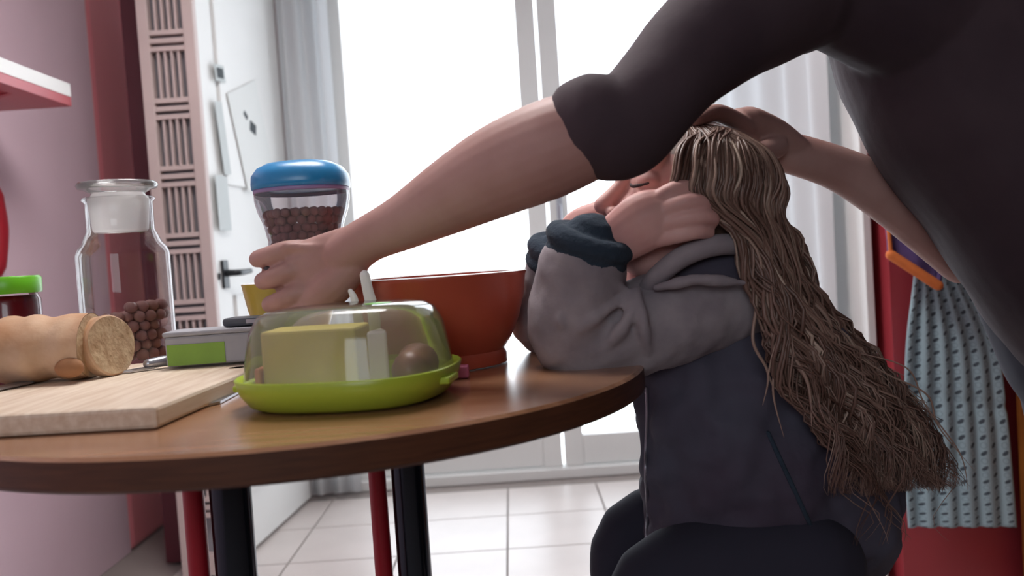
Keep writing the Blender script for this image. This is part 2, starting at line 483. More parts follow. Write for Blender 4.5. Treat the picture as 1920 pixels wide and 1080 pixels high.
# curtains
def curtain(name, pts, z0, z1, amp, waves, label):
    n = 160
    path = catmull([Vector((p[0], p[1], 0)) for p in pts], n // (len(pts) - 1))
    vs, fs = [], []
    nz = 10
    N = len(path)
    for j in range(nz + 1):
        z = z0 + (z1 - z0) * j / nz
        for i, p in enumerate(path):
            tn = (path[min(i + 1, N - 1)] - path[max(i - 1, 0)]).normalized()
            nn = V(-tn.y, tn.x, 0)
            t = i / (N - 1)
            a = amp * (0.75 + 0.25 * math.sin(j * 0.5 + t * 5)) * math.sin(2 * math.pi * waves * t + 0.6 * math.sin(9 * t) + 0.12 * j)
            vs.append(p + nn * a + V(0, 0, z))
    for j in range(nz):
        for i in range(N - 1):
            fs.append([j * N + i, j * N + i + 1, (j + 1) * N + i + 1, (j + 1) * N + i])
    o = MB().add(vs, fs).build(name, 'voile', sharp=0)
    so = o.modifiers.new('thickness', 'SOLIDIFY'); so.thickness = 0.002
    return tag(o, label, 'curtain', 'long white curtains at the garden window')
curtain('curtain', [(PX0 - 0.09, 3.14), (PX0 - 0.10, 2.8), (PX0 - 0.08, 2.4), (PX0 - 0.07, 2.12)], 0.03, 2.4, 0.016, 5, 'long white curtain drawn back beside the red wall with the towel')
curtain('curtain', [(-0.80, 3.19), (-0.72, 3.21), (-0.62, 3.20)], 0.03, 2.4, 0.022, 3, 'narrow white curtain gathered beside the white door with the black handle')
rod = thing('curtain_rod', (0.0, 3.18, 2.42), 'white curtain rod above the garden window', 'curtain rod')
MB().tube([(-0.86, 3.18, 2.43), (0.88, 3.18, 2.43)], 0.012, seg=10, sub=1).build('pole', 'white_paint', rod)
for x in (-0.4, 0.4):
    MB().tube([(x, 3.18, 2.43), (x, 3.31, 2.43)], 0.008, seg=8, sub=1).build('bracket', 'white_paint', rod)

# white door ajar with black lever and taped papers
DA = P(404, 520, 2.52); DB = P(552, 520, 3.20)
dA = V(DA.x, DA.y, 0); dB = V(DB.x, DB.y, 0)
du = (dB - dA).normalized(); dn = V(du.y, -du.x, 0)     # faces the room's right side
if dn.x < 0: dn = -dn
door = bpy.data.objects.new('door_1', None); door.location = dA; COL.objects.link(door); struct(door)
DL = (dB - dA).length
RD = Matrix((du, dn, V(0, 0, 1))).transposed()
def dpt(u, z, n=0.0): return dA + du * u + V(0, 0, z) + dn * n
MB().box(dpt(DL / 2, 1.03, -0.02), (DL, 0.04, 2.02), RD).build('slab', 'white_paint', door, smooth=False, bevel=0.004)
for (z0, z1) in ((0.2, 0.82), (1.16, 1.9)):
    MB().box(dpt(DL / 2, (z0 + z1) / 2, 0.002), (DL - 0.24, 0.012, z1 - z0), RD).build('panel', 'white_paint', door, smooth=False, bevel=0.004)
hp = MB().box(dpt(0.062, 0.885, 0.004), (0.04, 0.008, 0.085), RD)
hp.box(dpt(0.02, 0.88, 0.004), (0.012, 0.006, 0.02), RD)
hob = hp.build('handle_plate', 'black_iron', door, smooth=False, bevel=0.003)
MB().tube([dpt(0.062, 0.888, 0.0), dpt(0.062, 0.888, 0.035), dpt(0.08, 0.888, 0.045), dpt(0.155, 0.891, 0.045)], [0.011, 0.01, 0.01, 0.008], seg=10, sub=5).build('lever', 'black_iron', hob)
def paper(name, u, z, w_, h_, rot, m, label, mark=None):
    R2 = RD @ Matrix.Rotation(rot, 3, 'Y')
    o = MB().box(dpt(u, z, 0.012), (w_, 0.0015, h_), R2)
    e = thing(name, dpt(u, z - h_ / 2, 0.012), label, 'paper', 'papers taped on the white door')
    o.build('sheet', m, e, smooth=False)
    if mark:
        k = MB()
        for (a, b, c, d, r) in mark:
            k.box(Vector(dpt(u, z, 0.0135)) + R2 @ V(a, 0, b), (c, 0.001, d), R2 @ Matrix.Rotation(r, 3, 'Y'))
        k.build('drawing', 'ink', e, smooth=False)
paper('drawing_sheet', 0.34, 1.34, 0.26, 0.32, -0.35, 'paper', 'white paper with a small dark drawing taped on the white door', [(0.02, 0.02, 0.05, 0.035, 0.6), (-0.02, 0.07, 0.03, 0.016, 0.9)])
paper('note_sheet', 0.105, 1.30, 0.05, 0.22, -0.14, 'grey_paper', 'narrow grey paper note taped on the white door, higher one')
paper('note_sheet', 0.07, 1.10, 0.085, 0.165, -0.02, 'grey_paper', 'grey rectangular note taped on the door right above the black handle')
paper('card', 0.12, 1.50, 0.07, 0.05, -0.1, 'grey_paper', 'small card with dark print taped high on the white door', [(0, 0, 0.045, 0.03, 0)])

# pendant lamp added out of view to brighten the table top
lm = bpy.data.materials.new('fill_glow'); lm.use_nodes = True
lm.node_tree.nodes['Principled BSDF'].inputs['Emission Color'].default_value = (1.0, 0.96, 0.95, 1)
lm.node_tree.nodes['Principled BSDF'].inputs['Emission Strength'].default_value = 11.0
MATS['fill_glow'] = lm
LP = V(-0.25, 1.45, 2.12)
lamp = thing('fill_pendant', LP, 'added round white pendant lamp out of view, brightening the table top', 'lamp')
MB().lathe([(0.0, 0.02), (0.34, 0.02), (0.34, 0.015), (0.0, 0.015)], LP, seg=40).build('fill_diffuser', 'fill_glow', lamp)
MB().lathe([(0.36, 0.0), (0.355, 0.05), (0.25, 0.11), (0.05, 0.15), (0.0, 0.15)], LP, seg=40, closed=False).build('fill_lampshade', 'white_paint', lamp)
MB().tube([LP + V(0, 0, 0.14), V(LP.x, LP.y, ZC - 0.002)], 0.006, seg=8, sub=1).build('fill_cord', 'black_iron', lamp)

# lattice screen
LY = 2.45
la, lb = P(291, 420, LY), P(396, 420, LY)
lw = lb.x - la.x
scr = thing('lattice_screen', ((la.x + lb.x) / 2, LY, 0.002), 'tall narrow pinkish wooden lattice screen beside the white door', 'screen')
LT, LB = 2.0, 0.02
LAY = 0.018
for x in (la.x + 0.016, lb.x - 0.016):
    MB().box((x, LY, (LT + LB) / 2), (0.032, 0.03, LT - LB)).build('stile', 'lattice_wood', scr, smooth=False, bevel=0.003)
MB().box(((la.x + lb.x) / 2, LY + 0.018, (LT + LB) / 2), (lw - 0.01, 0.006, LT - LB - 0.01)).build('backing', 'lattice_back', scr, smooth=False)
per = 0.191
zc0 = P(345, 330, LY).z
slat_me = None
iw = lw - 0.064
for k in range(-6, 4):
    zc = zc0 + k * per
    if zc > LT - 0.08 or zc < LB + 0.06: continue
    for dz in (-0.023, 0.0, 0.023):
        MB().box(((la.x + lb.x) / 2, LY - 0.004, zc + dz), (iw, 0.02, 0.013)).build('rail', 'lattice_wood', scr, smooth=False)
    if zc + per > LT: continue
    for q in range(1, 5):
        x = la.x + 0.032 + iw * q / 5
        MB().box((x, LY - 0.002, zc + per / 2), (0.0062, 0.016, per - 0.059)).build('slat', 'lattice_wood', scr, smooth=False)
for z in (LT - 0.03, LB + 0.03):
    MB().box(((la.x + lb.x) / 2, LY, z), (iw, 0.028, 0.06)).build('rail', 'lattice_wood', scr, smooth=False)
# dark maroon board that paints in the shade at the red wall's far end
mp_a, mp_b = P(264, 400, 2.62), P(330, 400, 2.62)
struct(MB().box(((mp_a.x + mp_b.x) / 2, 2.62, ZC / 2), (mp_b.x - mp_a.x, 0.06, ZC - 0.02)).build('wall_shade_strip', 'wall_shade_maroon', smooth=False, bevel=0.006))

# shelf on the left wall
sf = P(135, 200, 2.15)
shf = thing('wall_shelf', (X0 + 0.08, 1.8, sf.z), 'reddish wall shelf fixed high on the red left wall', 'shelf')
MB().box(((X0 + sf.x) / 2, 1.62, sf.z + 0.012), (sf.x - X0, 1.06, 0.024)).build('board', 'red_paint', shf, smooth=False, bevel=0.002)
MB().box((sf.x - 0.006, 1.62, sf.z + 0.04), (0.012, 1.06, 0.032)).build('edge_strip', 'white_paint', shf, smooth=False)
for y in (1.3, 1.95):
    MB().prism([(X0 + 0.001, y, sf.z), (sf.x - 0.04, y, sf.z), (X0 + 0.001, y, sf.z - 0.05)], (0, 0.015, 0)).build('bracket', 'red_paint', shf, smooth=False)
# red oven mitt hanging on the left wall
mc = P(4, 424, 2.12)
mt = thing('oven_mitt', (X0 + 0.03, mc.y, mc.z - 0.08), 'red oven mitt hanging on the left wall under the shelf', 'mitt')
mm = MB().tube([(X0 + 0.022, mc.y, mc.z - 0.08), (X0 + 0.024, mc.y + 0.01, mc.z), (X0 + 0.024, mc.y + 0.02, mc.z + 0.07)], [0.05, 0.055, 0.04], flat=((1, 0, 0), 0.38))
mm.tube([(X0 + 0.024, mc.y + 0.0, mc.z - 0.01), (X0 + 0.024, mc.y - 0.055, mc.z + 0.03)], [0.025, 0.02], flat=((1, 0, 0), 0.6))
mm.build('glove', 'red_stool', mt)
MB().tube([(X0 + 0.02, mc.y, mc.z - 0.09), (X0 + 0.006, mc.y, mc.z - 0.115), (X0 + 0.02, mc.y + 0.012, mc.z - 0.09)], 0.003, seg=6).build('loop', 'red_stool', mt)

# ------------------------------------------------------------------ right side: towel, pot holder, cupboard
def towel():
    y = PY0 - 0.03
    L = [P(1712, 455, y), P(1706, 525, y), P(1692, 640, y), P(1688, 760, y), P(1690, 900, y), P(1696, 985, y)]
    Rr = [P(1772, 450, y), P(1800, 520, y), P(1858, 630, y), P(1880, 760, y), P(1893, 900, y), P(1900, 985, y)]
    Lc, Rc = catmull(L, 10), catmull(Rr, 10)
    n = 60; m = len(Lc); vs = []; fs = []; uvs = []
    for j in range(m):
        t = j / (m - 1)
        for i in range(n + 1):
            s = i / n
            p = Lc[j].lerp(Rc[j], s)
            amp = 0.016 * (1 - 0.35 * t)
            f = amp * math.sin(s * 2 * math.pi * 2.6 + 0.8 * t) + 0.008 * math.sin(s * 17 + 2)
            crease = 0.006 * math.exp(-((t - 0.55 - 0.05 * s) / 0.012) ** 2)
            vs.append(p + V(0, -0.0 - abs(f) * 1.0 - 0.006 + crease, 0)); uvs.append((s, 1 - t))
    for j in range(m - 1):
        for i in range(n):
            fs.append([j * (n + 1) + i, (j + 1) * (n + 1) + i, (j + 1) * (n + 1) + i + 1, j * (n + 1) + i + 1])
    e = thing('kitchen_towel', (P(1790, 700, y).x, y, P(1790, 985, y).z), 'pale blue kitchen towel with small dark dashes hanging on the red wall', 'towel')
    o = MB().add(vs, fs).build('cloth', 'towel_print', e, sharp=0)
    ul = o.data.uv_layers.new(name='UVMap')
    for lp in o.data.loops: ul.data[lp.index].uv = uvs[lp.vertex_index]
    so = o.modifiers.new('thickness', 'SOLIDIFY'); so.thickness = 0.003
    a = P(1742, 452, y)
    MB().tube([a + V(0, -0.01, -0.005), a + V(-0.006, -0.012, 0.03), a + V(0.006, -0.012, 0.03), a + V(0.0, -0.01, -0.005)], 0.003, seg=6).build('loop', 'orange_cloth', e)
    pg = thing('wall_peg', a + V(0, 0.03, 0.02), 'small steel peg in the red wall holding the towel', 'peg')
    MB().tube([a + V(0, 0.032, 0.035), a + V(0, -0.02, 0.032), a + V(0, -0.035, 0.045)], 0.004, seg=8).build('hook', 'steel', pg)
towel()
def pot_holder():
    y = PY0 - 0.085
    c = [P(1664, 418, y), P(1735, 372, y), P(1778, 470, y - 0.01), P(1758, 538, y - 0.02), P(1668, 478, y)]
    c = [P(1662, 400, y), P(1772, 440, y - 0.01), P(1757, 535, y - 0.02), P(1669, 478, y)]
    e = thing('pot_holder', c[2], 'purple quilted pot holder with orange binding hanging over the towel', 'pot holder')
    n = 12; vs = []; fs = []
    for j in range(n + 1):
        for i in range(n + 1):
            s, t = i / n, j / n
            p = c[0].lerp(c[1], s).lerp(c[3].lerp(c[2], s), t)
            vs.append(p + V(0, -0.006 * math.sin(math.pi * s) * math.sin(math.pi * t) + 0.004 * math.sin(s * 9), 0))
    for j in range(n):
        for i in range(n):
            fs.append([j * (n + 1) + i, (j + 1) * (n + 1) + i, (j + 1) * (n + 1) + i + 1, j * (n + 1) + i + 1])
    o = MB().add(vs, fs).build('quilt', 'purple_cloth', e, sharp=0)
    so = o.modifiers.new('thickness', 'SOLIDIFY'); so.thickness = 0.012
    d = V(0, -0.004, 0)
    MB().tube([c[3] + d, c[2] + d], 0.0115, seg=10, sub=1).build('binding', 'orange_cloth', e)
    MB().tube([c[0] + d, c[3] + d], 0.005, seg=8, sub=1).build('binding', 'orange_cloth', e)
    MB().tube([c[2] + d, c[1] + d, c[0] + d], 0.006, seg=8, sub=1).build('binding', 'purple_cloth', e)
    MB().tube([c[1], c[1] + V(0.02, 0.02, 0.05), c[1] + V(0.035, 0.05, 0.03), c[1]], 0.004, seg=6).build('loop', 'orange_cloth', e)
    MB().tube([c[1] + V(0.015, 0.09, 0.045), c[1] + V(0.02, 0.02, 0.045), c[1] + V(0.02, -0.005, 0.055)], 0.004, seg=8).build('hook', 'steel', e)
pot_holder()
cu = P(1904, 705, 1.96)
cb = thing('wooden_cupboard', (cu.x + 0.4, 1.85, 0.002), 'low brown wooden cupboard beside the hanging towel', 'cupboard')
MB().box((cu.x + 0.4, 1.835, cu.z / 2), (0.8, 0.26, cu.z - 0.004)).build('body', 'oak', cb, smooth=False, bevel=0.004)
MB().box((cu.x + 0.4, 1.83, cu.z + 0.01), (0.84, 0.3, 0.02)).build('top', 'oak', cb, smooth=False, bevel=0.004)
for q in (0.2, 0.6):
    dr = MB().box((cu.x + q, 1.697, cu.z / 2), (0.37, 0.014, cu.z - 0.06)).build('door', 'oak', cb, smooth=False, bevel=0.003)
    MB().ell((cu.x + q + (0.13 if q < 0.4 else -0.13), 1.675, cu.z * 0.7), (0.014, 0.014, 0.014)).build('knob', 'black_iron', dr)

# ------------------------------------------------------------------ table
TC = V(-0.257, 1.076, 0); TR = 0.413; TB = 0.50
tb = thing('round_table', (TC.x, TC.y, 0.002), 'round brown wooden table with a thick dark edge', 'table')
NT = 128
def trim_ring(k, r=1.0, z=0.0):
    an = 2 * math.pi * k / NT
    x, y = math.cos(an) * TR * r, math.sin(an) * (TR if math.sin(an) < 0 else TB) * r
    return V(TC.x + x, TC.y + y, z)
tt = MB()
lv = [(0.992, TABLE_Z, 0), (1.0, TABLE_Z - 0.003, 0), (1.0, TABLE_Z - 0.027, 1), (0.992, TABLE_Z - 0.030, 1), (0.9, TABLE_Z - 0.030, 1)]
for j, (r, z, mi) in enumerate(lv):
    tt.v += [trim_ring(k, r, z) for k in range(NT)]; tt.att += [0.0] * NT
tt.f.append(list(range(NT))); tt.mi.append(0)
for j in range(len(lv) - 1):
    for k in range(NT):
        k2 = (k + 1) % NT
        tt.f.append([j * NT + k, (j + 1) * NT + k, (j + 1) * NT + k2, j * NT + k2]); tt.mi.append(0 if j == 0 else 1)
tt.f.append([(len(lv) - 1) * NT + k for k in range(NT)][::-1]); tt.mi.append(1)
tt.build('table_top', ['table_wood', 'table_edge'], tb, sharp=30)
ca1 = P(765, 890, 1.2)
for s in (1, -1):
    cxp = TC.x + s * (ca1.x - TC.x); cyp = TC.y + s * (ca1.y - TC.y) * 0.6
    if s == 1: cyp = ca1.y
    MB().lathe([(0.024, 0.02), (0.024, TABLE_Z - 0.032)], (cxp, cyp, 0), seg=24).build('column', 'dark_chrome', tb)
    MB().lathe([(0.014, 0.02), (0.012, TABLE_Z - 0.032)], (cxp - 0.044, cyp, 0), seg=16).build('column', 'red_stool', tb)
    MB().tube([(cxp, cyp - 0.26, 0.02), (cxp, cyp, 0.03), (cxp, cyp + 0.26, 0.02)], [0.014, 0.02, 0.014], seg=10, sub=4).build('foot', 'black_iron', tb)
    MB().box((cxp, cyp, TABLE_Z - 0.036), (0.12, 0.2, 0.012)).build('mounting_plate', 'black_iron', tb, smooth=False)
TZ = TABLE_Z

# cutting board
FR_ = V(-0.334, 0.781, 0); e2 = V(-0.157, 0.009, 0).normalized(); e1 = V(e2.y, -e2.x, 0)
if e1.y < 0: e1 = -e1
BW, BL, BT = 0.30, 0.40, 0.021
RB = Matrix((-e2, e1, V(0, 0, 1))).transposed()
bc = FR_ + e2 * BW / 2 + e1 * BL / 2
cbd = MB().box((bc.x, bc.y, TZ + BT / 2 + 0.0005), (BW, BL, BT), RB).build('cutting_board', 'board_wood', smooth=False, bevel=0.004)
tag(cbd, 'thick pale wooden cutting board under the bread', 'cutting board')
BZ = TZ + BT + 0.001
def onb(a, b, z=0.0): return FR_ + e2 * a + e1 * b + V(0, 0, BZ + z)    # a: leftwards, b: away from the front edge

# bread
def bread():
    y = 1.03
    c0 = P(-110, 655, y); c1 = P(172, 640, y + 0.02)
    r0 = 0.043
    n = 40; seg = 36
    ax = (c1 - c0); L = ax.length; ax.normalize(); up = V(0, 0, 1); sd = up.cross(ax).normalized(); upv = ax.cross(sd)
    cz = BZ + 0.037
    c0.z = cz + 0.003; c1.z = cz
    e = thing('bread_loaf', ((c0.x + c1.x) / 2, y, BZ), 'crusty brown bread loaf cut open lying on the wooden board', 'bread')
    mb = MB(); vs = []; fs = []
    for i in range(n + 1):
        t = i / n
        p = c0.lerp(c1, t)
        r = r0 * (min(1, t / 0.25) ** 0.5 if t < 0.25 else 1.0) * (1 + 0.04 * math.sin(t * 14) + 0.03 * math.sin(t * 31))
        for k in range(seg):
            an = 2 * math.pi * k / seg
            q = sd * math.cos(an) * r * 1.15 + upv * math.sin(an) * r * (0.98 if math.sin(an) > 0 else 0.86)
            w_ = 1 + 0.05 * noise.noise(V(t * 9, math.cos(an) * 1.5, math.sin(an) * 1.5))
            vs.append(p + q * w_)
    for i in range(n):
        for k in range(seg):
            k2 = (k + 1) % seg
            fs.append([i * seg + k, i * seg + k2, (i + 1) * seg + k2, (i + 1) * seg + k])
    mb.add(vs, fs); mb.f.append(list(range(seg))[::-1]); mb.mi.append(0)
    mb.build('crust', 'bread_crust', e)
    last = [vs[n * seg + k] for k in range(seg)]
    cen = sum(last, V(0, 0, 0)) / seg
    f = MB().add([cen + (q - cen) * 0.985 for q in last] + [cen + (q - cen) * 0.6 + ax * 0.002 for q in last] + [cen + ax * 0.001],
                 [[k, (k + 1) % seg, seg + (k + 1) % seg, seg + k] for k in range(seg)] + [[seg + k, seg + (k + 1) % seg, 2 * seg] for k in range(seg)])
    f.build('cut_face', 'bread_crumb', e)
    # toasted blister on the crust
    MB().ell(P(130, 690, y - 0.030), (0.017, 0.010, 0.012)).build('crust_blister', 'bread_toast', e)
    # a slice fallen against the loaf
    sc = P(200, 640, y + 0.03); sc.z = BZ + 0.037
    nrm = V(0.965, -0.22, 0.12).normalized(); su = V(0, 0, 1).cross(nrm).normalized(); sv = nrm.cross(su)
    s = thing('bread_slice', (sc.x, sc.y, BZ), 'slice of bread leaning on the cut end of the loaf', 'bread')
    def disc(off, sca): return [sc + nrm * off + su * math.cos(2 * math.pi * k / seg) * 0.044 * sca * (1 + 0.04 * math.sin(3 * 2 * math.pi * k / seg)) + sv * math.sin(2 * math.pi * k / seg) * 0.038 * sca for k in range(seg)]
    rings = [disc(-0.008, 0.93), disc(-0.006, 1.0), disc(0.006, 1.0), disc(0.008, 0.95)]
    mb2 = MB(); vv = sum(rings, []); ff = []
    for j in range(3):
        for k in range(seg):
            k2 = (k + 1) % seg; ff.append([j * seg + k, j * seg + k2, (j + 1) * seg + k2, (j + 1) * seg + k])
    ff.append(list(range(seg))[::-1])
    mb2.add(vv, ff); mb2.build('crust', 'bread_crust', s)
    g = disc(0.0082, 0.95)
    MB().add(g + [sc + nrm * 0.0065], [[k, (k + 1) % seg, seg] for k in range(seg)]).build('crumb', 'bread_crumb', s)
bread()

# knives
def knife(name, a, b, handle_len, label, zb, hm='black_plastic', width=0.022):
    a, b = Vector(a), Vector(b); d = (b - a); L = d.length; d.normalize(); n = V(-d.y, d.x, 0)
    e = thing(name, V(*(a.lerp(b, 0.5).xy), zb), label, 'knife')
    z = V(0, 0, 1)
    k = b - d * handle_len
    mb = MB()
    pts = [a, a + d * 0.03 + n * width * 0.5, k + n * width * 0.5, k - n * width * 0.45, a + d * 0.015 - n * width * 0.45]
    mb.prism([V(p.x, p.y, zb + 0.0008) for p in pts], (0, 0, 0.0025))
    mb.build('blade', 'steel', e, smooth=False)
    MB().tube([V(k.x, k.y, zb + 0.0075) - d * 0.004, V(*(k.lerp(b, 0.5).xy), zb + 0.0085), V(b.x, b.y, zb + 0.008)], [0.0075, 0.0085, 0.008], seg=10, flat=((0, 0, 1), 0.85)).build('handle', hm, e)
knife('bread_knife', T(384, 764), T(526, 690), 0.115, 'black-handled knife lying on the table along the cutting board', TZ, width=0.026)
knife('table_knife', T(222, 703, BT), T(330, 688, BT), 0.03, 'steel table knife lying on the cutting board behind the bread slice', BZ + 0.0005, hm='steel', width=0.016)
knife('butter_knife', T(78, 716, BT), T(-90, 752, BT), 0.05, 'steel knife lying flat on the board in front of the loaf', BZ + 0.0005, hm='steel', width=0.024)

# carton with green label
def carton():
    a, b = T(317, 695, BT), T(492, 682, BT)
    c = a.lerp(b, 0.5); c.y += 0.03
    u = (b - a); Lw = u.length + 0.012; u.normalize(); v = V(-u.y, u.x, 0)
    R = Matrix((u, v, V(0, 0, 1))).transposed()
    h = 0.038
    e = thing('food_carton', (c.x, c.y, BZ + 0.002), 'grey food carton with a green label resting on the cutting board', 'carton')
    z0 = BZ + 0.003
    MB().box((c.x, c.y, z0 + h / 2), (Lw, 0.055, h), R).build('box', 'grey_card', e, smooth=False, bevel=0.003)
    fc = c - v * 0.0278 - u * Lw * 0.20
    MB().box((fc.x, fc.y, z0 + h * 0.38), (Lw * 0.56, 0.0012, h * 0.70), R).build('label_panel', 'green_label', e, smooth=False)
    MB().box((c.x, c.y, z0 + h + 0.003), (Lw + 0.004, 0.059, 0.006), R).build('lid', 'grey_card', e, smooth=False, bevel=0.002)
    cc = c + u * 0.045 + V(0, 0, 0)
    d = thing('spectacle_case', (cc.x, cc.y, z0 + h + 0.0065), 'small dark grey flat case lying on the grey carton', 'case')
    R3 = R @ Matrix.Rotation(-0.12, 3, 'Z')
    MB().box((cc.x, cc.y, z0 + h + 0.0125), (0.075, 0.04, 0.011), R3).build('shell', 'dark_card', d, smooth=False, bevel=0.004)
    MB().box((cc.x, cc.y - 0.0202, z0 + h + 0.0128), (0.012, 0.002, 0.005), R3).build('clasp', 'steel', d, smooth=False)
carton()
ck = T(441, 724)
co = MB().lathe([(0.0, 0.0005), (0.0098, 0.0005), (0.0105, 0.002), (0.0105, 0.020), (0.0098, 0.0215), (0.0, 0.0215)], (ck.x, ck.y + 0.012, TZ), seg=24).build('bottle_cork', 'cork')
tag(co, 'brown cork standing on the table below the grey carton', 'cork')

# ------------------------------------------------------------------ apothecary jar
JD = 1.245
jc = P(238, 560, JD); jc.z = TZ + 0.0008
jr = 0.0635
def zz(py): return P(232, py, JD).z - jc.z
zn = dict(disc=zz(347), lip=zz(372), neckb=zz(437), shoulder=zz(462))
jar = thing('apothecary_jar', jc, 'clear glass jar with wide ground stopper holding chocolate balls', 'jar')
nr = 0.0455
prof = [(0.0, 0.004), (jr - 0.008, 0.0), (jr - 0.002, 0.003), (jr, 0.010), (jr, zn['shoulder'] - 0.012), (jr - 0.003, zn['shoulder'] - 0.003), (jr - 0.009, zn['shoulder'] + 0.004), (nr + 0.004, zn['neckb'] - 0.004), (nr, zn['neckb'] + 0.004),
        (nr, zn['lip'] - 0.006), (nr + 0.004, zn['lip'] - 0.002), (nr + 0.003, zn['lip'] + 0.001), (nr - 0.004, zn['lip'])]
inner = [(r - 0.0035 if r > 0.01 else 0.0, max(z, 0.006) if r < 0.01 else z) for (r, z) in prof[:-3]]
inner[0] = (0.0, 0.008); inner[1] = (jr - 0.012, 0.007); inner[2] = (jr - 0.006, 0.009)
MB().lathe(prof, jc, seg=64, closed=False).build('body', 'clear_glass', jar, sharp=0)
sp_ = MB().lathe([(0.0, zn['neckb'] + 0.002), (nr - 0.010, zn['neckb'] + 0.002), (nr - 0.008, zn['neckb'] + 0.005), (nr - 0.0035, zn['lip'] - 0.002), (nr - 0.008, zn['lip'] + 0.004), (nr - 0.010, zn['lip'] + 0.007)], jc, seg=64, closed=False).build('stopper', 'frosted_glass', jar, sharp=0)
MB().lathe([(nr - 0.010, zn['lip'] + 0.007), (0.046, zn['disc'] - 0.006), (0.0535, zn['disc'] - 0.004), (0.0552, zn['disc']), (0.053, zn['disc'] + 0.004), (0.0, zn['disc'] + 0.006)], jc, seg=64, closed=False).build('stopper_disc', 'frosted_glass' if False else 'clear_plastic', sp_, sharp=0)

# chocolate balls: one mesh, many balls
bm = bmesh.new(); bmesh.ops.create_icosphere(bm, subdivisions=2, radius=1.0)
ball_me = bpy.data.meshes.new('chocolate_ball')
for f in bm.faces: f.smooth = True
bm.to_mesh(ball_me); bm.free(); ball_me.materials.append(MATS['chocolate'])
def pile(center, radius_fn, z0, top_fn, r, label, group, keep, maxn):
    spots = []
    rng = random.Random(11)
    dz = r * 1.62; z = z0 + r; lay = 0
    while z < z0 + 0.3 and len(spots) < 4000:
        off = r * (lay % 2)
        m = int(0.09 / r)
        for i in range(-m, m + 1):
            for j in range(-m, m + 1):
                x = (i * 2 + (j % 2)) * r * 1.01 + off; y = j * r * 1.75 + off * 0.6
                rr = math.hypot(x, y)
                R_ = radius_fn(z - z0)
                if rr > R_ - r: 
                    if rr < R_ - r + r * 0.9 and rr > 1e-6:
                        x *= (R_ - r) / rr; y *= (R_ - r) / rr
                    else: continue
                if z + r > z0 + top_fn(x, y): continue
                if any((x - a) ** 2 + (y - b) ** 2 + (z - c) ** 2 < (1.5 * r) ** 2 for (a, b, c) in spots[-160:]): continue
                spots.append((x, y, z))
        z += dz; lay += 1
    shown = [s for s in spots if keep(s[0], s[1], s[2] - z0, radius_fn(s[2] - z0), top_fn(s[0], s[1]))]
    shown.sort(key=lambda s: s[1])
    for (x, y, z) in shown[:maxn]:
        o = bpy.data.objects.new('chocolate_ball', ball_me); COL.objects.link(o)
        k = r * rng.uniform(0.95, 1.05)
        o.scale = (k, k, k); o.location = (center.x + x + rng.uniform(-.1, .1) * r, center.y + y, z)
        o.rotation_euler = (rng.random() * 6, rng.random() * 6, 0)
        tag(o, label, 'chocolate ball', group)
    return len(shown)
top1 = zz(580)
n1 = pile(jc, lambda z: jr - 0.0045, jc.z + 0.009, lambda x, y: top1 - 0.007 + 0.45 * x - 0.08 * y, 0.0084,
     'dark chocolate ball inside the glass jar with the ground stopper', 'chocolate balls in the stoppered glass jar',
     lambda x, y, z, R_, tp: z > 0.012 and (y < -0.1 * R_ and math.hypot(x, y) > R_ - 0.034 or z > tp - 0.028), 165)

# jam jar with green lid
jj = P(22, 575, 1.17); jj.z = TZ
jx = P(20, 560, 1.17)
jm = thing('jam_jar', (jx.x, 1.17, TZ + 0.0008), 'small jar of dark red jam with a bright green lid behind the bread', 'jar')
jb = V(jx.x, 1.17, TZ + 0.0008); jt = P(30, 546, 1.17).z - jb.z; jl = P(30, 518, 1.17).z - jb.z
MB().lathe([(0, 0), (0.034, 0), (0.037, 0.004), (0.037, jt - 0.012), (0.033, jt - 0.004), (0.033, jt)], jb, seg=40, closed=False).build('glass', 'clear_glass', jm, sharp=0)
MB().lathe([(0, 0.004), (0.033, 0.004), (0.034, 0.008), (0.034, jt - 0.014), (0.03, jt - 0.006), (0.0, jt - 0.006)], jb, seg=40).build('jam_filling', 'jam', jm, sharp=0)
MB().lathe([(0, jt - 0.003), (0.0385, jt - 0.003), (0.0395, jt), (0.0395, jl - 0.003), (0.037, jl), (0, jl)], jb, seg=40).build('lid', 'lime_lid', jm)

# ------------------------------------------------------------------ red bowl, yellow cup, blue-lidded jar
bd = 1.115
bw = P(826, 600, bd); bw.z = TZ + 0.0008
bh = P(842, 514, bd).z - bw.z
RBW = 0.1165
bowl = thing('red_bowl', bw, 'large terracotta red bowl on a foot, standing behind the clear cheese box', 'bowl')
op = [(0.0, 0.006), (0.074, 0.004), (0.079, 0.0), (0.084, 0.001), (0.084, 0.012), (0.081, 0.018), (0.092, 0.034), (0.103, 0.058), (0.1105, 0.085), (0.1145, bh - 0.006), (RBW, bh - 0.001), (RBW - 0.0005, bh), (RBW - 0.005, bh - 0.002), (0.107, 0.085), (0.098, 0.058), (0.085, 0.036), (0.06, 0.02), (0.0, 0.014)]
MB().lathe(op, bw, seg=72).build('body', 'terracotta', bowl, sharp=50)
MB().lathe([(RBW - 0.0048, bh - 0.0012), (RBW - 0.0022, bh + 0.0008), (RBW + 0.0006, bh - 0.0005)], bw, seg=72, closed=False).build('rim', 'white_glaze', bowl, sharp=0)
yd = 1.215
yc = P(548, 590, yd); yc.z = TZ + 0.0008
yh = P(462, 533, yd).z - yc.z
yr = yc.x - P(461, 534, yd).x + 0.004
yl = thing('yellow_cup', yc, 'yellow cup with white inside beside the adult hand', 'cup')
MB().lathe([(0.0, 0.0), (yr * 0.5, 0.0), (yr * 0.55, 0.004), (yr * 0.72, yh * 0.35), (yr * 0.9, yh * 0.7), (yr, yh)], yc, seg=56, closed=False).build('outside', 'yellow_glaze', yl, sharp=0)
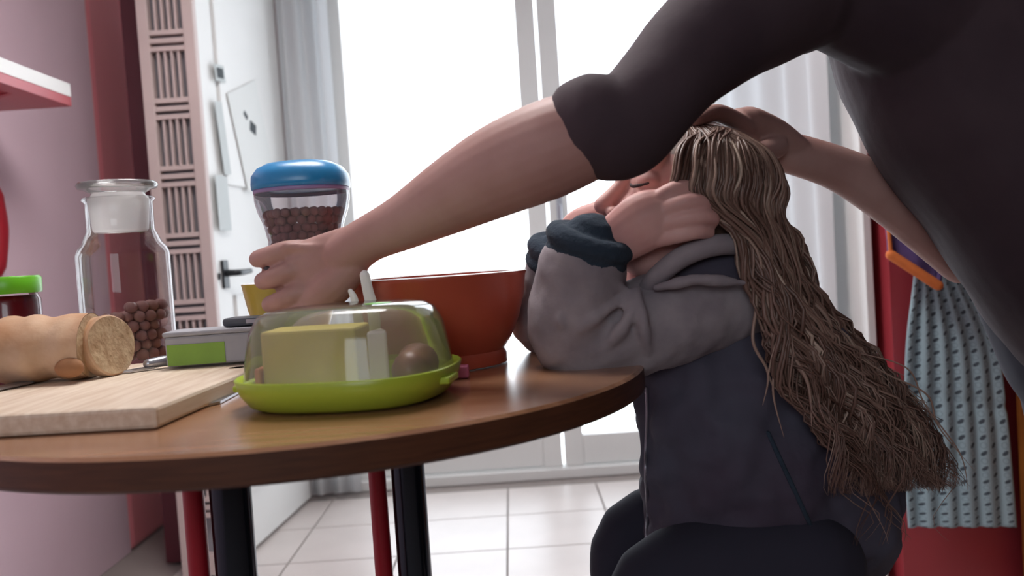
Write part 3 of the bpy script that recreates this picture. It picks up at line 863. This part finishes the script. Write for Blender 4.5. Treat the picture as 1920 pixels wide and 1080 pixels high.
MB().lathe([(yr, yh), (yr - 0.0015, yh + 0.001), (yr - 0.004, yh - 0.001), (yr * 0.85, yh * 0.7), (yr * 0.66, yh * 0.35), (0.0, 0.008)], yc, seg=56, closed=False).build('inside', 'white_glaze', yl, sharp=0)

hd = 1.13
hb_ = P(582, 528, hd + 0.02); ht = P(567, 302, hd)
def hz(py): return P(570, py, hd).z - hb_.z
hj = V(P(571, 420, hd).x, hd, hb_.z)
blue = thing('blue_lid_jar', hj, 'waisted clear jar with a blue lid, full of chocolate balls, held in the hand', 'jar')
jR = 0.0605
wz = hz(450)
jp = [(0.0, 0.0), (0.050, 0.0), (0.056, 0.004), (0.058, 0.012), (0.055, 0.03), (0.048, wz - 0.012), (0.047, wz), (0.051, hz(420)), (0.0575, hz(395)), (jR, hz(375)), (jR, hz(352))]
MB().lathe(jp, hj, seg=56, closed=False, power=2.3).build('body', 'jar_plastic', blue, sharp=0)
MB().lathe([(0.0565, 0.006), (0.0588, 0.012), (0.0562, 0.028)], hj, seg=56, closed=False, power=2.3).build('label_band', 'dark_card', blue, sharp=0)
MB().lathe([(jR - 0.001, hz(362)), (jR + 0.0006, hz(361)), (jR + 0.0006, hz(354)), (jR - 0.001, hz(353))], hj, seg=56, closed=False, power=2.3).build('seal_ring', 'purple_ring', blue, sharp=0)
MB().lathe([(jR - 0.002, hz(355)), (jR + 0.0016, hz(354)), (jR + 0.002, hz(345)), (jR + 0.001, hz(330)), (jR - 0.006, hz(316)), (jR - 0.018, hz(307)), (0.03, hz(304)), (0.0, hz(304))], hj, seg=56, power=2.5).build('lid', 'blue_plastic', blue, sharp=0)
def jrad(z):
    for (a, b) in zip(jp[1:], jp[2:]):
        if a[1] <= z <= b[1]: return a[0] + (b[0] - a[0]) * (z - a[1]) / max(b[1] - a[1], 1e-6)
    return 0.05
n2 = pile(hj, lambda z: jrad(z + 0.004) - 0.0015, hj.z + 0.004, lambda x, y: hz(386) - 0.002 - 0.06 * x, 0.0062,
     'small chocolate ball inside the waisted jar with the blue lid', 'chocolate balls in the blue-lidded jar',
     lambda x, y, z, R_, tp: z > wz - 0.012 and (y < 0.15 * R_ and math.hypot(x, y) > R_ - 0.022 or z > tp - 0.016), 170)

# ------------------------------------------------------------------ clear cheese box
cc = V(-0.172, 0.884, TZ + 0.0008)
RZ = Matrix.Rotation(math.radians(-10), 3, 'Z')
ch = P(660, 572, 0.86).z - cc.z
cbx = thing('cheese_box', cc, 'clear plastic cheese box on a lime green tray', 'food box')
pw = 2.7
MB().lathe([(0.0, 0.0), (0.088, 0.0), (0.098, 0.004), (0.107, 0.016), (0.1115, 0.031), (0.110, 0.0325), (0.105, 0.024), (0.096, 0.0075), (0.0, 0.005)], cc, seg=80, power=pw, R=RZ, sy=0.92).build('tray', 'lime_plastic', cbx, sharp=0)
MB().lathe([(0.1035, 0.027), (0.1025, 0.032), (0.100, 0.05), (0.096, 0.074), (0.092, ch - 0.016), (0.087, ch - 0.007), (0.078, ch - 0.002), (0.062, ch), (0.0, ch)], cc, seg=80, power=pw, R=RZ, sy=0.92, closed=False).build('cover', 'clear_plastic', cbx, sharp=0)
st_ = cc + V(0.037, -0.03, ch + 0.0006)
MB().lathe([(0.0, 0.0), (0.014, 0.0), (0.0, 0.001)], st_, seg=24).build('sticker', 'lime_lid', cbx)
for k in (-1, 1):
    MB().box(cc + RZ @ V(k * 0.106, -0.02, 0.02), (0.016, 0.04, 0.007), RZ).build('clip', 'lime_plastic', cbx, smooth=False, bevel=0.002)
fz = cc.z + 0.0085
def wedge(name, pts, z0, h, m, label, cat='cheese', tilt=None):
    q = [V(p[0], p[1], z0) + V(cc.x, cc.y, 0) for p in pts]
    o = MB().prism(q, (0, 0, h)).build(name, m, smooth=False, bevel=0.003)
    if tilt: o.rotation_euler = tilt
    return tag(o, label, cat)
wedge('cheese_block', [(-0.078, -0.05), (0.018, -0.062), (0.022, 0.0), (-0.074, 0.012)], fz, 0.070, 'cheese', 'big block of yellow cheese inside the clear cheese box')
wedge('carrot_piece', [(-0.086, -0.052), (-0.079, -0.055), (-0.076, -0.01), (-0.084, -0.008)], fz, 0.035, 'orange_food', 'thin orange piece beside the yellow cheese in the clear box', 'food')
wedge('white_cheese', [(0.026, -0.05), (0.046, -0.045), (0.036, -0.01)], fz, 0.064, 'white_cheese', 'small white cheese wedge beside the yellow block in the clear box')
wedge('cheese_rind', [(-0.03, -0.078), (0.05, -0.075), (0.05, -0.066), (-0.028, -0.068)], fz, 0.012, 'lime_plastic', 'flat lime green cheese wrapper lying in front of the yellow cheese', 'wrapper')
sg = MB().tube([cc + V(0.066, -0.035, 0.03), cc + V(0.07, 0.0, 0.032), cc + V(0.062, 0.04, 0.03)], [0.0195, 0.021, 0.0195], seg=18).build('sausage', 'sausage_skin')
tag(sg, 'short brown sausage at the side of the clear cheese box', 'sausage')
pk = T(858, 712)
pe = MB().box((pk.x, pk.y + 0.01, TZ + 0.008), (0.026, 0.02, 0.014)).build('pink_eraser', 'pink_plastic', smooth=False, bevel=0.002)
tag(pe, 'small pink eraser lying on the table by the red bowl', 'eraser')
# white serving tongs standing between box and bowl
tg = T(690, 700); ty = 0.988
tn = thing('serving_tongs', (P(682, 600, ty).x, ty, TZ + 0.001), 'white plastic tongs standing upright behind the clear cheese box', 'tongs')
MB().tube([P(684, 516, ty), P(690, 545, ty), P(702, 600, ty), P(700, 690, ty)], [0.006, 0.0065, 0.0075, 0.006], seg=10, flat=((0, 1, 0), 0.4)).build('arm', 'white_glaze', tn)
MB().tube([P(657, 546, ty), P(664, 560, ty), P(672, 600, ty), P(692, 692, ty)], [0.003, 0.0045, 0.006, 0.006], seg=10, flat=((0, 1, 0), 0.4)).build('arm', 'white_glaze', tn)

# ------------------------------------------------------------------ people: the adult
def px2(d, n): return n * d / FPX          # pixels to metres at depth d
adult = thing('person', (0.80, 1.15, 0.002), 'adult in a dark shirt bending over, holding the blue-lidded jar', 'person')
ab = MB()
# near (left) arm: wrist, forearm, elbow, upper arm
W = P(683, 452, 1.01); EL = P(1135, 262, 0.87); SH = P(1480, -30, 0.98)
fa = [P(648, 478, 1.022), P(692, 448, 1.005), P(760, 415, 0.985), P(850, 365, 0.955), P(940, 318, 0.92), P(1030, 280, 0.89), P(1100, 252, 0.872)]
ab.tube(fa, [0.029, 0.0275, 0.0325, 0.0425, 0.0495, 0.051, 0.047], seg=24)
ab.tube([P(1090, 255, 0.872), P(1175, 238, 0.875), P(1260, 150, 0.90), SH], [0.044, 0.042, 0.044, 0.05], seg=20)
# back of the hand
HB = [P(672, 462, 1.012), P(622, 490, 1.025), P(580, 515, 1.037), P(560, 520, 1.042)]
ab.tube(HB, [0.028, 0.036, 0.042, 0.036], seg=20, flat=((0.25, 0.93, 0.1), 0.52))
ab.tube([P(660, 500, 1.015), P(620, 540, 1.022), P(580, 565, 1.03)], [0.02, 0.024, 0.02], seg=14)
# fingers: index, middle, ring, little, curling round the far left of the jar
ab.tube([P(600, 468, 1.04), P(542, 470, 1.032), P(500, 481, 1.040), P(483, 486, 1.072), P(494, 486, 1.10)], [0.0125, 0.0128, 0.0118, 0.0108, 0.0095], seg=16)
ab.tube([P(600, 500, 1.04), P(550, 508, 1.026), P(510, 522, 1.032), P(493, 527, 1.066), P(505, 527, 1.095)], [0.0125, 0.013, 0.012, 0.011, 0.0095], seg=16)
ab.tube([P(602, 532, 1.035), P(560, 549, 1.022), P(522, 565, 1.026), P(506, 571, 1.056), P(516, 571, 1.08)], [0.0125, 0.0128, 0.0115, 0.0105, 0.009], seg=16)
ab.tube([P(604, 560, 1.03), P(572, 582, 1.02), P(542, 600, 1.02), P(527, 606, 1.045), P(535, 608, 1.065)], [0.0115, 0.0112, 0.0102, 0.0092, 0.008], seg=16)
# thumb on the far side
ab.tube([P(640, 470, 1.035), P(628, 455, 1.07), P(620, 455, 1.10)], [0.016, 0.0135, 0.011], seg=14)
# tendons and knuckles
for (a, b) in (((650, 462), (535, 462)), ((650, 470), (545, 492)), ((648, 482), (556, 532))):
    ab.tube([P(a[0], a[1], 1.0), P((a[0] + b[0]) / 2, (a[1] + b[1]) / 2 + 2, 1.014), P(b[0], b[1], 1.022)], [0.004, 0.005, 0.006], seg=8)
# far (right) arm to the child's head
FE = P(1810, 478, 1.20); FW = P(1478, 285, 1.17)
ab.tube([FW + V(-0.01, 0, 0.003), P(1560, 312, 1.175), P(1640, 352, 1.185), P(1720, 405, 1.195), FE], [0.028, 0.030, 0.036, 0.041, 0.042], seg=22, flat=((0, 1, 0), 0.9))
SF = V(0.62, 1.30, 1.16)
ab.tube([FE, FE.lerp(SF, 0.5) + V(0.03, 0.02, 0), SF], [0.042, 0.045, 0.05], seg=18)
HC = [P(1490, 288, 1.17), P(1440, 262, 1.155), P(1395, 240, 1.13)]
ab.tube(HC, [0.0275, 0.036, 0.036], seg=18, flat=((0.12, 0.5, 0.85), 0.62))
for k, (x1, y1, x2, y2, d1, d2) in enumerate(((1345, 212, 1305, 226, 1.06, 1.03), (1338, 216, 1290, 236, 1.09, 1.07), (1340, 218, 1290, 236, 1.125, 1.12), (1350, 222, 1312, 232, 1.16, 1.17))):
    ab.tube([P(1400, 238, 1.12 + 0.012 * (k - 1)), P(x1, y1, d1), P(x2, y2, d2)], [0.013, 0.0115, 0.009], seg=12)
ab.tube([P(1455, 275, 1.13), P(1425, 285, 1.08), P(1400, 282, 1.055)], [0.016, 0.013, 0.01], seg=12)
ab.ell(P(1478, 262, 1.15), (0.018, 0.014, 0.012))
# trunk, neck, head, hips and legs under the clothes
HIP = V(0.80, 1.14, 0.78); CH = V(0.55, 1.13, 1.10); NK = V(0.43, 1.13, 1.30)
ab.tube([HIP, HIP.lerp(CH, 0.5), CH, NK + V(0.03, 0, -0.06)], [0.12, 0.11, 0.11, 0.07], seg=24, flat=((0.85, 0, 0.5), 0.75))
ab.tube([SH, NK + V(0.04, 0, -0.05), SF], [0.045, 0.05, 0.045], seg=16)
ab.tube([NK + V(0.03, 0, -0.05), NK + V(-0.07, 0, 0.10)], [0.055, 0.052], seg=16)
HD = NK + V(-0.13, 0, 0.17)
RH = Matrix.Rotation(math.radians(-35), 3, 'Y')
ab.ell(HD, (0.098, 0.077, 0.105), RH)
ab.ell(HD + RH @ V(-0.035, 0, -0.06), (0.06, 0.058, 0.075), RH)
ab.tube([HD + RH @ V(-0.095, 0, 0.0), HD + RH @ V(-0.118, 0, -0.035)], [0.008, 0.013], seg=10)
for s_ in (-1, 1):
    ab.ell(HD + RH @ V(0.0, s_ * 0.078, -0.02), (0.02, 0.008, 0.03), RH)
    kn = V(0.86, 1.14 + s_ * 0.12, 0.48)
    ab.tube([HIP + V(0.02, s_ * 0.09, 0), kn, V(0.98, 1.14 + s_ * 0.12, 0.09)], [0.085, 0.056, 0.04], seg=16)
    ab.tube([V(0.98, 1.14 + s_ * 0.12, 0.05), V(0.80, 1.14 + s_ * 0.13, 0.035)], [0.04, 0.032], seg=12)
fuse(ab, 'body', 'skin_adult', adult, voxel=0.0024, it=5)
# shirt
sb = MB()
sl = [P(1112, 240, 0.872), P(1172, 242, 0.872), P(1245, 163, 0.892), P(1330, 75, 0.93), SH]
sb.tube(sl, [0.0525, 0.0505, 0.0515, 0.06, 0.078], seg=26, cap=True)
def sil(px_, py_, d=1.10): return P(px_, py_, d)
front = [sil(1585, 110), sil(1622, 182 + 40), sil(1690, 345), sil(1775, 462), sil(1850, 566), sil(1945, 690)]
nrm_ = V(0.82, 0, 0.57)
cl = [p + nrm_ * 0.135 for p in front]
sb.tube([NK + V(0.05, 0, -0.08)] + cl, [0.10, 0.13, 0.135, 0.135, 0.135, 0.135, 0.14], seg=36, flat=((0, 1, 0), 1.15))
sb.tube([SH, NK + V(0.06, 0, -0.05), SF], [0.08, 0.09, 0.075], seg=20)
sb.tube([SH + V(0.06, 0.02, 0.02), V(0.63, 1.08, 1.12)], [0.085, 0.11], seg=20)
sb.tube([SF, SF.lerp(FE, 0.55) + V(0.05, 0.02, 0)], [0.07, 0.06], seg=20)
fuse(sb, 'shirt', 'shirt_dark', adult, voxel=0.005, it=6, disp=[(0.12, 0.012)])
tr = MB()
tr.tube([HIP + V(-0.03, 0, 0.06), HIP + V(0.02, 0, -0.06)], [0.15, 0.155], seg=24)
for s_ in (-1, 1):
    tr.tube([HIP + V(0.02, s_ * 0.09, -0.02), V(0.86, 1.14 + s_ * 0.12, 0.48), V(0.98, 1.14 + s_ * 0.12, 0.10)], [0.10, 0.075, 0.06], seg=18)
fuse(tr, 'trousers', 'trouser_dark', adult, voxel=0.01, it=4)
hr = MB()
hr.ell(HD + RH @ V(0.02, 0, 0.025), (0.10, 0.085, 0.105), RH)
fuse(hr, 'hair', 'hair_dark', adult, voxel=0.008, it=3, disp=[(0.02, 0.006)])

# ------------------------------------------------------------------ people: the child
child = thing('person', (P(1420, 1000, 1.12).x, 1.12, 0.002), 'long-haired child in a grey jacket leaning the face on both hands at the table', 'person')
cbm = MB()
HS = 1.06
HCen = P(1303, 352, 1.065)
fwd = V(-math.cos(math.radians(10)) * math.cos(math.radians(10)), -math.sin(math.radians(10)) * math.cos(math.radians(10)), math.sin(math.radians(10)))
lft = V(0, 0, 1).cross(fwd).normalized(); upv = fwd.cross(lft)
RHc = Matrix((fwd, lft, upv)).transposed()
def hl(x, y, z): return HCen + RHc @ (V(x, y, z) * HS)
def he(x, y, z, a, b, c): cbm.ell(hl(x, y, z), (a * HS, b * HS, c * HS), RHc)
he(0, 0, -0.004, 0.084, 0.070, 0.070)
he(0.032, 0, -0.035, 0.055, 0.056, 0.075)
he(0.05, 0, -0.088, 0.032, 0.034, 0.024)
he(0.068, 0, -0.042, 0.028, 0.036, 0.032)
he(0.062, 0, 0.022, 0.024, 0.05, 0.034)
for s_ in (-1, 1):
    he(0.055, s_ * 0.034, -0.035, 0.03, 0.024, 0.03)
    he(0.0, s_ * 0.069, -0.012, 0.018, 0.008, 0.028)
    he(0.066, s_ * 0.032, -0.004, 0.016, 0.017, 0.013)
    he(0.097, s_ * 0.011, -0.042, 0.011, 0.0075, 0.008)
    cbm.tube([hl(0.083, s_ * 0.012, 0.022), hl(0.082, s_ * 0.03, 0.026), hl(0.066, s_ * 0.05, 0.02)], [0.006, 0.006, 0.004], seg=8)
cbm.tube([hl(0.08, 0, 0.01), hl(0.093, 0, -0.012), hl(0.110, 0, -0.034)], [0.009, 0.0085, 0.0105], seg=12)
cbm.tube([hl(0.078, 0.02, -0.062), hl(0.09, 0, -0.06), hl(0.078, -0.02, -0.062)], 0.006, seg=8)
cbm.tube([hl(0.077, 0.018, -0.07), hl(0.089, 0, -0.071), hl(0.077, -0.018, -0.07)], 0.0065, seg=8)
# neck and trunk
NKc = P(1310, 545, 1.11)
cbm.tube([hl(-0.02, 0, -0.05), P(1300, 490, 1.09), NKc], [0.05, 0.044, 0.05], seg=18)
cbm.tube([NKc, P(1370, 700, 1.12), P(1410, 860, 1.12), P(1430, 1010, 1.12)], [0.06, 0.09, 0.09, 0.10], seg=20)
cbm.tube([P(1300, 500, 1.095), P(1235, 530, 1.10), P(1190, 570, 1.11)], [0.05, 0.05, 0.045], seg=18)
# near (left) arm
cE, cW, cS = P(1072, 622, 1.025), P(1128, 472, 1.005), P(1385, 555, 1.07)
cbm.tube([NKc, cS, P(1235, 602, 1.045), cE, P(1092, 540, 1.018), cW], [0.05, 0.045, 0.038, 0.036, 0.032, 0.026], seg=18)
# near hand on the cheek, fingers folded towards the ear
dh = 0.985
cbm.tube([cW, P(1165, 445, 0.998), P(1212, 414, 0.988), P(1248, 402, 0.988)], [0.026, 0.031, 0.035, 0.030], seg=18, flat=((0.1, 0.97, 0.1), 0.62))
cbm.tube([P(1185, 412, 0.990), P(1228, 378, 0.983), P(1264, 356, 0.978), P(1292, 353, 0.983), P(1303, 364, 0.992)], [0.0135, 0.0115, 0.0102, 0.0096, 0.008], seg=14)
cbm.tube([P(1220, 405, 0.985), P(1266, 385, 0.972), P(1300, 378, 0.971), P(1322, 384, 0.981), P(1322, 396, 0.992)], [0.0125, 0.0108, 0.0098, 0.0092, 0.008], seg=14)
cbm.tube([P(1225, 425, 0.985), P(1272, 412, 0.972), P(1312, 406, 0.971), P(1335, 410, 0.982), P(1331, 420, 0.992)], [0.0125, 0.0108, 0.0096, 0.009, 0.008], seg=14)
cbm.tube([P(1225, 448, 0.988), P(1270, 440, 0.975), P(1306, 434, 0.976), P(1328, 436, 0.99)], [0.0115, 0.0102, 0.0092, 0.008], seg=14)
cbm.tube([P(1165, 432, 1.0), P(1172, 405, 1.005), P(1190, 385, 1.012)], [0.013, 0.011, 0.009], seg=12)
# far (right) arm and hand under the chin
fE, fWr = P(1022, 600, 1.20), P(1062, 470, 1.15)
cbm.tube([NKc, P(1270, 560, 1.22), P(1140, 600, 1.22), fE, P(1040, 530, 1.175), fWr], [0.05, 0.042, 0.036, 0.034, 0.03, 0.025], seg=16)
cbm.tube([fWr, P(1090, 436, 1.13), P(1130, 418, 1.115)], [0.025, 0.031, 0.03], seg=16, flat=((0.1, 0.97, 0.1), 0.6))
for k in range(4):
    cbm.tube([P(1120, 405 + 12 * k, 1.115), P(1160, 392 + 13 * k, 1.125), P(1190, 392 + 13 * k, 1.13)], [0.012, 0.011, 0.009], seg=12)
# legs on the stool
for s_ in (-1, 1):
    kx = P(1180, 1000, 1.12).x
    yy = 1.12 + s_ * 0.09
    hx = P(1425, 1010, 1.12)
    cbm.tube([V(hx.x, yy, 0.48), V(kx + 0.02, yy, 0.465), V(kx + 0.02, yy, 0.30), V(kx + 0.02, yy, 0.09)], [0.055, 0.045, 0.04, 0.034], seg=16)
    cbm.tube([V(kx + 0.03, yy, 0.045), V(kx - 0.10, yy, 0.035)], [0.036, 0.028], seg=12)
fuse(cbm, 'body', 'skin_child', child, voxel=0.002, it=4)
# eyes: lowered lids with dark lashes; nostrils; lips
for s_ in (-1, 1):
    MB().tube([hl(0.0845, s_ * 0.019, -0.008), hl(0.084, s_ * 0.03, -0.0115), hl(0.073, s_ * 0.046, -0.008)], [0.0014, 0.002, 0.0014], seg=8).build('eyelash', 'lash', child)
    MB().tube([hl(0.0885, s_ * 0.012, 0.024), hl(0.087, s_ * 0.03, 0.029), hl(0.07, s_ * 0.05, 0.023)], [0.0012, 0.002, 0.001], seg=8).build('eyebrow', 'hair_dark', child)
    MB().ell(hl(0.103, s_ * 0.0085, -0.0475), (0.005, 0.0032, 0.003), RHc).build('nostril', 'lash', child)
# jacket
jk = MB()
jk.tube([P(1092, 500, 1.012), P(1082, 560, 1.02), P(1072, 615, 1.026), P(1100, 640, 1.03), P(1230, 604, 1.04), P(1330, 566, 1.06), P(1400, 545, 1.09)], [0.053, 0.055, 0.0545, 0.053, 0.060, 0.062, 0.070], seg=28)
jk.tube([P(1048, 500, 1.165), P(1032, 560, 1.185), P(1022, 605, 1.20), P(1130, 608, 1.22), P(1290, 570, 1.21)], [0.045, 0.047, 0.046, 0.05, 0.065], seg=22)
jk.tube([P(1340, 560, 1.14), P(1400, 560, 1.12)], [0.08, 0.085], seg=24)
# folds on the near sleeve
for (pts, r) in ((((1030, 540), (1080, 515), (1150, 505)), 0.007), (((1040, 585), (1100, 545), (1170, 540)), 0.007), (((1048, 640), (1110, 600), (1180, 555)), 0.008), (((1130, 660), (1175, 600), (1195, 545)), 0.009), (((1215, 660), (1205, 600), (1190, 545)), 0.009), (((1060, 560), (1050, 600), (1062, 635)), 0.006), (((1230, 540), (1310, 525), (1400, 530)), 0.008)):
    jk.tube([P(*pts[0], 0.985), P(*pts[1], 0.972), P(*pts[2], 0.985)], [r * 0.6, r, r * 0.6], seg=8)
fuse(jk, 'jacket_sleeves', 'jacket_grey', child, voxel=0.0035, it=4, disp=[(0.035, 0.006)])
jb_ = MB()
jb_.tube([P(1345, 590, 1.13), P(1355, 690, 1.12), P(1375, 800, 1.12), P(1395, 900, 1.12), P(1415, 1020, 1.12), P(1425, 1100, 1.12)], [0.095, 0.118, 0.132, 0.138, 0.14, 0.12], seg=32, flat=((0, 1, 0), 0.92))
jb_.tube([P(1440, 620, 1.12), P(1500, 760, 1.12), P(1530, 950, 1.12)], [0.08, 0.10, 0.11], seg=24)
jbo = fuse(jb_, 'jacket_body', 'jacket_navy', child, voxel=0.0045, it=6, disp=[(0.09, 0.03), (0.045, 0.014)])
# collar / hood roll round the neck
hd_ = MB()
hd_.tube([P(1198, 560, 1.03), P(1230, 520, 0.998), P(1290, 476, 0.99), P(1360, 458, 1.0), P(1425, 470, 1.04), P(1450, 505, 1.10), P(1420, 530, 1.17)], [0.008, 0.012, 0.013, 0.013, 0.013, 0.013, 0.012], seg=16)
fuse(hd_, 'collar', 'jacket_grey', child, voxel=0.003, it=3)
hi = MB()
hi.tube([P(1210, 548, 1.05), P(1290, 515, 1.04), P(1390, 510, 1.06), P(1430, 525, 1.12)], [0.012, 0.035, 0.04, 0.035], seg=18)
fuse(hi, 'hood_lining', 'jacket_navy', child, voxel=0.004, it=3)
# knitted cuffs
def cuff(name, c, ax, r, t):
    ax = ax.normalized(); a = ax.cross(V(0, 1, 0)).normalized(); b = ax.cross(a)
    m = MB()
    for off, rr in ((-0.014, 0.9), (0.006, 1.0)):
        pts = [c + ax * off + (a * math.cos(2 * math.pi * k / 24) + b * math.sin(2 * math.pi * k / 24)) * r * rr for k in range(25)]
        m.tube(pts, t, seg=10, sub=2)
    m.tube([c - ax * 0.02, c + ax * 0.004], [r * 0.9, r * 0.9], seg=20, sub=2)
    fuse(m, name, 'cuff_knit', child, voxel=0.0028, it=3, disp=[(0.03, 0.003)])
cuff('cuff', P(1104, 462, 1.006), P(1115, 440, 1.0) - P(1090, 520, 1.012), 0.041, 0.0135)
cuff('cuff', P(1050, 478, 1.155), P(1060, 455, 1.15) - P(1035, 540, 1.175), 0.036, 0.012)
# front zip laid on the jacket
from mathutils.bvhtree import BVHTree
bpy.context.view_layer.update()
JBt = BVHTree.FromObject(jbo, bpy.context.evaluated_depsgraph_get())
def surf(px_, py_, lift=0.0):
    o_ = CAM - Vector(child.location); r_ = ray(px_, py_).normalized()
    h = JBt.ray_cast(o_, r_)
    return (h[0] + Vector(child.location) - r_ * lift) if h[0] else P(px_, py_, 1.0)
MB().tube([surf(1212 + 1.5 * math.sin(k), 728 + 30 * k, 0.001) for k in range(11)], 0.0022, seg=8, sub=3).build('zip', 'zip_metal', child)
MB().tube([surf(1440 + 12 * k, 812 + 26 * k, 0.0005) for k in range(8)], 0.0028, seg=8, sub=3).build('seam', 'cuff_knit', child)
# trousers
ct = MB()
for s_ in (-1, 1):
    kx = P(1180, 1000, 1.12).x; yy = 1.12 + s_ * 0.09; hx = P(1425, 1010, 1.12)
    ct.tube([V(hx.x + 0.03, yy, 0.485), V(kx + 0.02, yy, 0.468), V(kx + 0.02, yy, 0.30), V(kx + 0.02, yy, 0.10)], [0.072, 0.06, 0.052, 0.048], seg=18)
fuse(ct, 'trousers', 'trouser_dark', child, voxel=0.007, it=4)
# stool under the child
so_ = P(1435, 1040, 1.12)
stl = thing('wooden_stool', (so_.x, 1.12, 0.002), 'wooden stool under the seated child', 'stool')
MB().lathe([(0.0, 0.385), (0.165, 0.385), (0.17, 0.392), (0.17, 0.403), (0.163, 0.410), (0.0, 0.411)], (so_.x, 1.12, 0), seg=40).build('seat', 'oak', stl)
for (a, b) in ((-1, -1), (1, -1), (1, 1), (-1, 1)):
    MB().tube([(so_.x + a * 0.09, 1.12 + b * 0.09, 0.385), (so_.x + a * 0.14, 1.12 + b * 0.14, 0.018)], 0.016, seg=10, sub=1).build('leg', 'oak', stl)

# long wavy hair: locks from the parting down the back
def hair():
    rng = random.Random(5)
    mb = MB()
    # close cap over the skull
    ca_, nn = 40, 22
    vs = []; fs = []
    for j in range(nn + 1):
        th = math.pi * j / nn
        for i in range(ca_):
            ph = 2 * math.pi * i / ca_
            p = V(math.sin(th) * math.cos(ph), math.sin(th) * math.sin(ph), math.cos(th))
            vs.append(hl(p.x * 0.087 - 0.004, p.y * 0.0745, p.z * 0.074 - 0.004))
    for j in range(nn):
        for i in range(ca_):
            i2 = (i + 1) % ca_
            th = math.pi * (j + 0.5) / nn; ph = 2 * math.pi * (i + 0.5) / ca_
            x, z = math.sin(th) * math.cos(ph), math.cos(th)
            if x > 0.35 + 0.55 * max(z, -0.2) and z < 0.8: continue
            fs.append([j * ca_ + i, (j + 1) * ca_ + i, (j + 1) * ca_ + i2, j * ca_ + i2])
    mb.add(vs, fs, att=0.25)
    Ls = [(1352, 345, 0.992), (1392, 450, 0.995), (1428, 560, 0.985), (1470, 690, 0.975), (1540, 800, 0.968), (1590, 920, 0.965), (1600, 1020, 0.968)]
    Rs = [(1455, 345, 1.09), (1488, 450, 1.09), (1528, 560, 1.10), (1640, 685, 1.10), (1738, 795, 1.10), (1795, 915, 1.10), (1800, 1010, 1.10)]
    def skull(az, el, k=1.04):          # az from the face round to the back of the head
        x, y, z = math.cos(el) * math.cos(az), math.cos(el) * math.sin(az), math.sin(el)
        return hl(x * 0.087 * k - 0.004, y * 0.0745 * k, z * 0.074 * k - 0.004)
    clumps = []
    for c in range(64):
        clumps.append(dict(s=(c + rng.random()) / 64, ph=rng.random() * 6.28, ph2=rng.random() * 6.28, wl=rng.uniform(0.085, 0.14), am=rng.uniform(0.007, 0.016), far=rng.random() < 0.2,
                           dd=rng.choice((0.0, 0.0, 0.015, 0.035)), len=rng.uniform(0.74, 1.02), tone=min(1, max(0, rng.gauss(0.42, 0.2))), off=[rng.uniform(-0.045, 0.045) for _ in range(8)]))
    for n in range(1500):
        c = clumps[n % 64]
        far = c['far']; side = -1 if far else 1
        s = min(max(c['s'] + rng.gauss(0, 0.014), 0), 1)
        az = math.radians(58 + 124 * s) * side
        a0 = math.radians(20 + 140 * rng.random()) * side
        pts = [skull(a0, math.radians(82), 1.035), skull(a0 * 0.4 + az * 0.6, math.radians(62), 1.05), skull(az, math.radians(36), 1.06), skull(az, math.radians(8), 1.06), skull(az * 0.95 + side * 0.10, math.radians(-14), 1.06)]
        L_ = c['len'] * rng.uniform(0.9, 1.0)
        m = len(Ls)
        for i in range(1, m):
            if i / (m - 1) > L_: break
            l, r = Ls[i], Rs[i]
            q = min(max(s + c['off'][i], 0), 1)
            px_ = l[0] + (r[0] - l[0]) * q; py_ = l[1] + (r[1] - l[1]) * q
            d_ = l[2] + (r[2] - l[2]) * q - 0.03 * math.sin(math.pi * q)
            if far: d_ = 2 * 1.09 - d_ * 0.97
            else: d_ += c['dd'] * min(1, i / 3)
            pts.append(P(px_, py_, d_))
        jx, jy = rng.gauss(0, 0.004), rng.gauss(0, 0.004)
        sm = catmull(pts, 5)
        N = len(sm)
        dph = rng.gauss(0, 0.35); am = c['am'] * rng.uniform(0.8, 1.2)
        acc = 0; out = []; rad = []
        r0 = rng.uniform(0.0008, 0.0021)
        for i, p in enumerate(sm):
            if i: acc += (sm[i] - sm[i - 1]).length
            t = i / (N - 1)
            g = min(1, max(0, (acc - 0.17) / 0.18))
            sp_r = (0.35 + 1.0 * abs(math.sin(acc / c['wl'] * 3.14 + c['ph2']))) * min(1, acc / 0.1)
            w1 = math.sin(acc / c['wl'] * 6.28 + c['ph'] + dph) * am * g
            w2 = math.cos(acc / c['wl'] * 6.28 + c['ph2'] + dph) * am * g
            out.append(p + V(w1 + jx * sp_r, 0.6 * w2 + jy * sp_r, 0.35 * w1))
            rad.append(r0 * (0.8 + 0.5 * min(1, t * 3)) * (1 - 0.9 * max(0, (t - 0.7) / 0.3)))
        mb.tube(out, rad, seg=5, sub=1, cap=False, att=min(1, max(0, c['tone'] + rng.gauss(0, 0.14))))
    # loose strands over the shoulder
    for (pp, r_) in (([(1400, 470, 1.0), (1418, 560, 0.985), (1412, 640, 0.975), (1440, 700, 0.972), (1430, 760, 0.97)], 0.002),
                     ([(1420, 500, 1.0), (1450, 590, 0.985), (1478, 650, 0.972), (1515, 720, 0.966), (1522, 800, 0.962)], 0.0026),
                     ([(1410, 480, 1.0), (1436, 570, 0.982), (1452, 660, 0.974), (1450, 740, 0.97), (1470, 820, 0.966)], 0.0016),
                     ([(1560, 640, 1.05), (1660, 700, 1.04), (1738, 740, 1.04), (1760, 800, 1.04), (1825, 880, 1.04)], 0.0012),
                     ([(1600, 660, 1.05), (1700, 690, 1.04), (1735, 760, 1.04), (1800, 850, 1.04), (1815, 920, 1.04)], 0.001)):
        mb.tube([P(*q) for q in pp], [r_ * 0.8, r_, r_, r_ * 0.8, r_ * 0.15], seg=6, sub=8, cap=False, att=0.6)
    mb.build('hair', 'hair_brown', child, att='lock', sharp=0)
hair()
